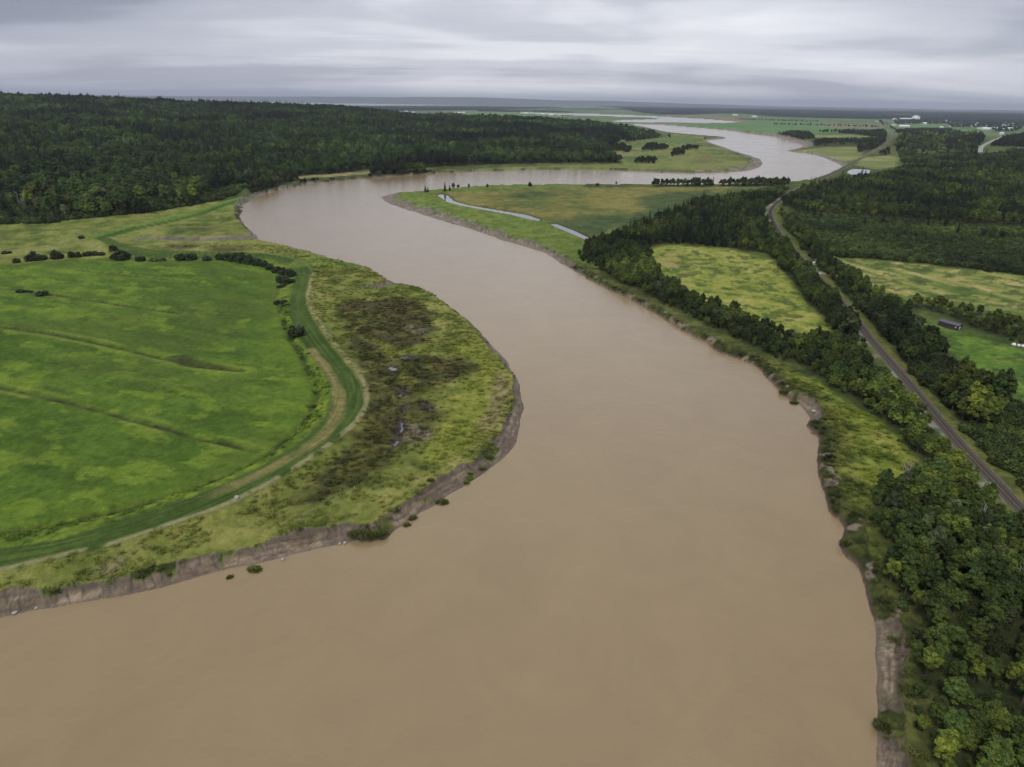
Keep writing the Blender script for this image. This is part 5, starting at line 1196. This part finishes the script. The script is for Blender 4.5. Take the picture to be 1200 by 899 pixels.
# long dark shed in the meadow
shp = 0.5 * (G(1103, 381) + G(1122.5, 386.5)); dv_ = G(1122.5, 386.5) - G(1103, 381)
sh = link('shed', None); sh.location = (shp[0], shp[1], terrain(shp[:1], shp[1:], False)[0][0]); sh.rotation_euler = (0, 0, math.atan2(dv_[1], dv_[0]))
sh['label'] = 'long dark shed with grey roof in front of the hedge'; sh['category'] = 'shed'
V, F, R_, RF = gable(9.6, 3.2, 2.5, .8, .25)
link('wall', pyd('wall', V, F, MAT_TAR), sh); link('roof', pyd('roof', R_, RF, MAT_TARR), sh)
link('door', boxm('door', (4.82, -.3, 1.0), (.06, 1.1, 2.0), MAT_PALE), sh); link('window', boxm('window', (3.6, -1.62, 1.4), (.9, .06, .7), MAT_PALE), sh)
# wrapped bales at the right border of the meadow
def lump(name, r_, mat, seed, fl=.8):
    import bmesh
    bm = bmesh.new(); bmesh.ops.create_icosphere(bm, subdivisions=3, radius=r_)
    rr = random.Random(seed); o1 = [rr.uniform(0, 6) for _ in range(6)]
    for v in bm.verts:
        c = v.co; k = 1 + .12 * math.sin(c.x / r_ * 3 + o1[0]) * math.cos(c.y / r_ * 2.6 + o1[1]) + .07 * math.sin(c.z / r_ * 5 + o1[2]) + .05 * math.sin(c.x / r_ * 9 + o1[3]) * math.sin(c.y / r_ * 8 + o1[4])
        v.co = (c.x * k, c.y * k, max(c.z * k * fl, -r_ * .45))
    me = bpy.data.meshes.new(name); bm.to_mesh(me); bm.free(); me.materials.append(mat)
    for p in me.polygons: p.use_smooth = True
    return me
MAT_WRAP = simple('white_wrap', (.72, .72, .74), .4, 0, .1, 3); MAT_STONE = simple('pale_stone', (.36, .32, .28), .9, 0, .25, 4)
for j, (x, y, lab) in enumerate(((1188, 404.6, 'leftmost white wrapped bale at the meadow border'), (1193.5, 406, 'smaller middle white bale at the meadow border'), (1199, 406.6, 'rightmost white wrapped bale at the meadow border'))):
    p = G(x, y); o = link('wrapped_bale', lump('wrapped_bale', (.95, .75, .95)[j], MAT_WRAP, j)); z_, _ = terrain(p[:1], p[1:], False); o.location = (p[0], p[1], z_[0] + .4); o['label'] = lab; o['category'] = 'bale'; o['group'] = 'white bales in the right meadow'
for j, (x, y, r_, lab) in enumerate(((17, 717, .5, 'pale stone on the mud at the lower left corner'), (42, 711, .35, 'small pale stone on the left mud'), (331, 653.5, .45, 'pale stone at the foot of a mud gully'), (398, 636, .4, 'small pale stone left of the slumped grassy block'), (404, 635, .45, 'pale stone touching the largest slumped grassy block'), (280, 597, .7, 'large pale boulder in the marsh just outside the dyke'), (953, 484, .8, 'pale stone in the notch of the right bank'))):
    p = G(x, y, .5); o = link('stone', lump('stone', r_, MAT_STONE, 30 + j, .6)); z_, _ = terrain(p[:1], p[1:], False); o.location = (p[0], p[1], max(z_[0], 0) + r_ * .2); o['label'] = lab; o['category'] = 'stone'
# utility poles
MAT_POLE = simple('weathered_pole', (.22, .20, .19), .85, 0, .2, 3); MAT_INS = simple('white_insulator', (.75, .75, .78), .3)
def pole(x, y, H, lab, ang, white=False):
    p = G(x, y); z_, _ = terrain(p[:1], p[1:], False)
    o = link('utility_pole', None); o.location = (p[0], p[1], z_[0]); o.rotation_euler = (0, 0, ang); o['label'] = lab; o['category'] = 'utility pole'
    v, f = tube([(0, 0, -.5), (0, 0, H * .5), (0, 0, H)], [.2, .17, .13], 8); link('post', join_tubes('post', [(v, f)], MAT_POLE), o)
    for k, zz in enumerate((H - .35, H - 1.15)):
        c = link('crossarm', boxm('crossarm', (0, .2, zz), (3.0 - .5 * k, .14, .17), MAT_POLE), o)
        for s_ in (-1.3, -.6, .6, 1.3):
            if abs(s_) < 1.3 - .3 * k: 
                v, f = tube([(s_, .2, zz + .09), (s_, .2, zz + .3)], [.07, .05], 6); link('insulator', join_tubes('insulator', [(v, f)], MAT_INS), c)
for x, y, H, lab, a in ((1071, 403, 9.5, 'utility pole with crossarms in the thicket left of the shed', .3), (1127, 465, 9.5, 'utility pole with crossarms in the thicket by the bright meadow', .3), (407, 204, 10, 'pale pole on the strip field beyond the far bank', .1), (462, 196.5, 12, 'pale pole above the row of bank trees', .1), (550, 193.5, 11, 'pale pole at the foot of the wood above the far bank', .1), (151, 243, 10, 'pale pole at the left foot of the hillside wood', .1)):
    pole(x, y, H, lab, a)
# white signal cabinet by the level crossing
p = G(953, 311.5); sc_ = link('signal_cabinet', None); sc_.location = (p[0], p[1], terrain(p[:1], p[1:], False)[0][0]); sc_['label'] = 'small white signal cabinet beside the railway crossing'; sc_['category'] = 'signal cabinet'
link('cabinet', boxm('cabinet', (0, 0, 1.05), (1.0, .8, 1.7), MATW[0]), sc_); link('base', boxm('base', (0, 0, .0), (1.2, 1.0, .36), MATW[2]), sc_); link('door', boxm('door', (0, -.42, 1.05), (.7, .06, 1.4), MATW[1]), sc_)
v, f = tube([(1.0, 0, -.1), (1.0, 0, 3.8)], [.06, .05], 6); link('mast', join_tubes('mast', [(v, f)], MATW[0]), sc_)

# ------------------------------------------------------------------ haze over the whole scene
hm = bpy.data.materials.new('haze'); hm.use_nodes = True; t = hm.node_tree
for n in list(t.nodes):
    if n.type == 'BSDF_PRINCIPLED': t.nodes.remove(n)
pv = N(t, 'ShaderNodeVolumePrincipled'); pv.inputs['Color'].default_value = (.78, .86, 1.0, 1); pv.inputs['Density'].default_value = HAZE_DENSITY; pv.inputs['Anisotropy'].default_value = 0.2
L(t, pv.outputs[0], t.nodes['Material Output'].inputs['Volume'])
hv, hf = box_arrays(np.array([0.]), np.array([30500.]), np.array([250.]), np.zeros(1), 150000., 66000., 510.)
link('haze', mesh_from('haze', hv, hf, [hm], None, smooth=False), kind='stuff', label='thin bluish haze in the distance')
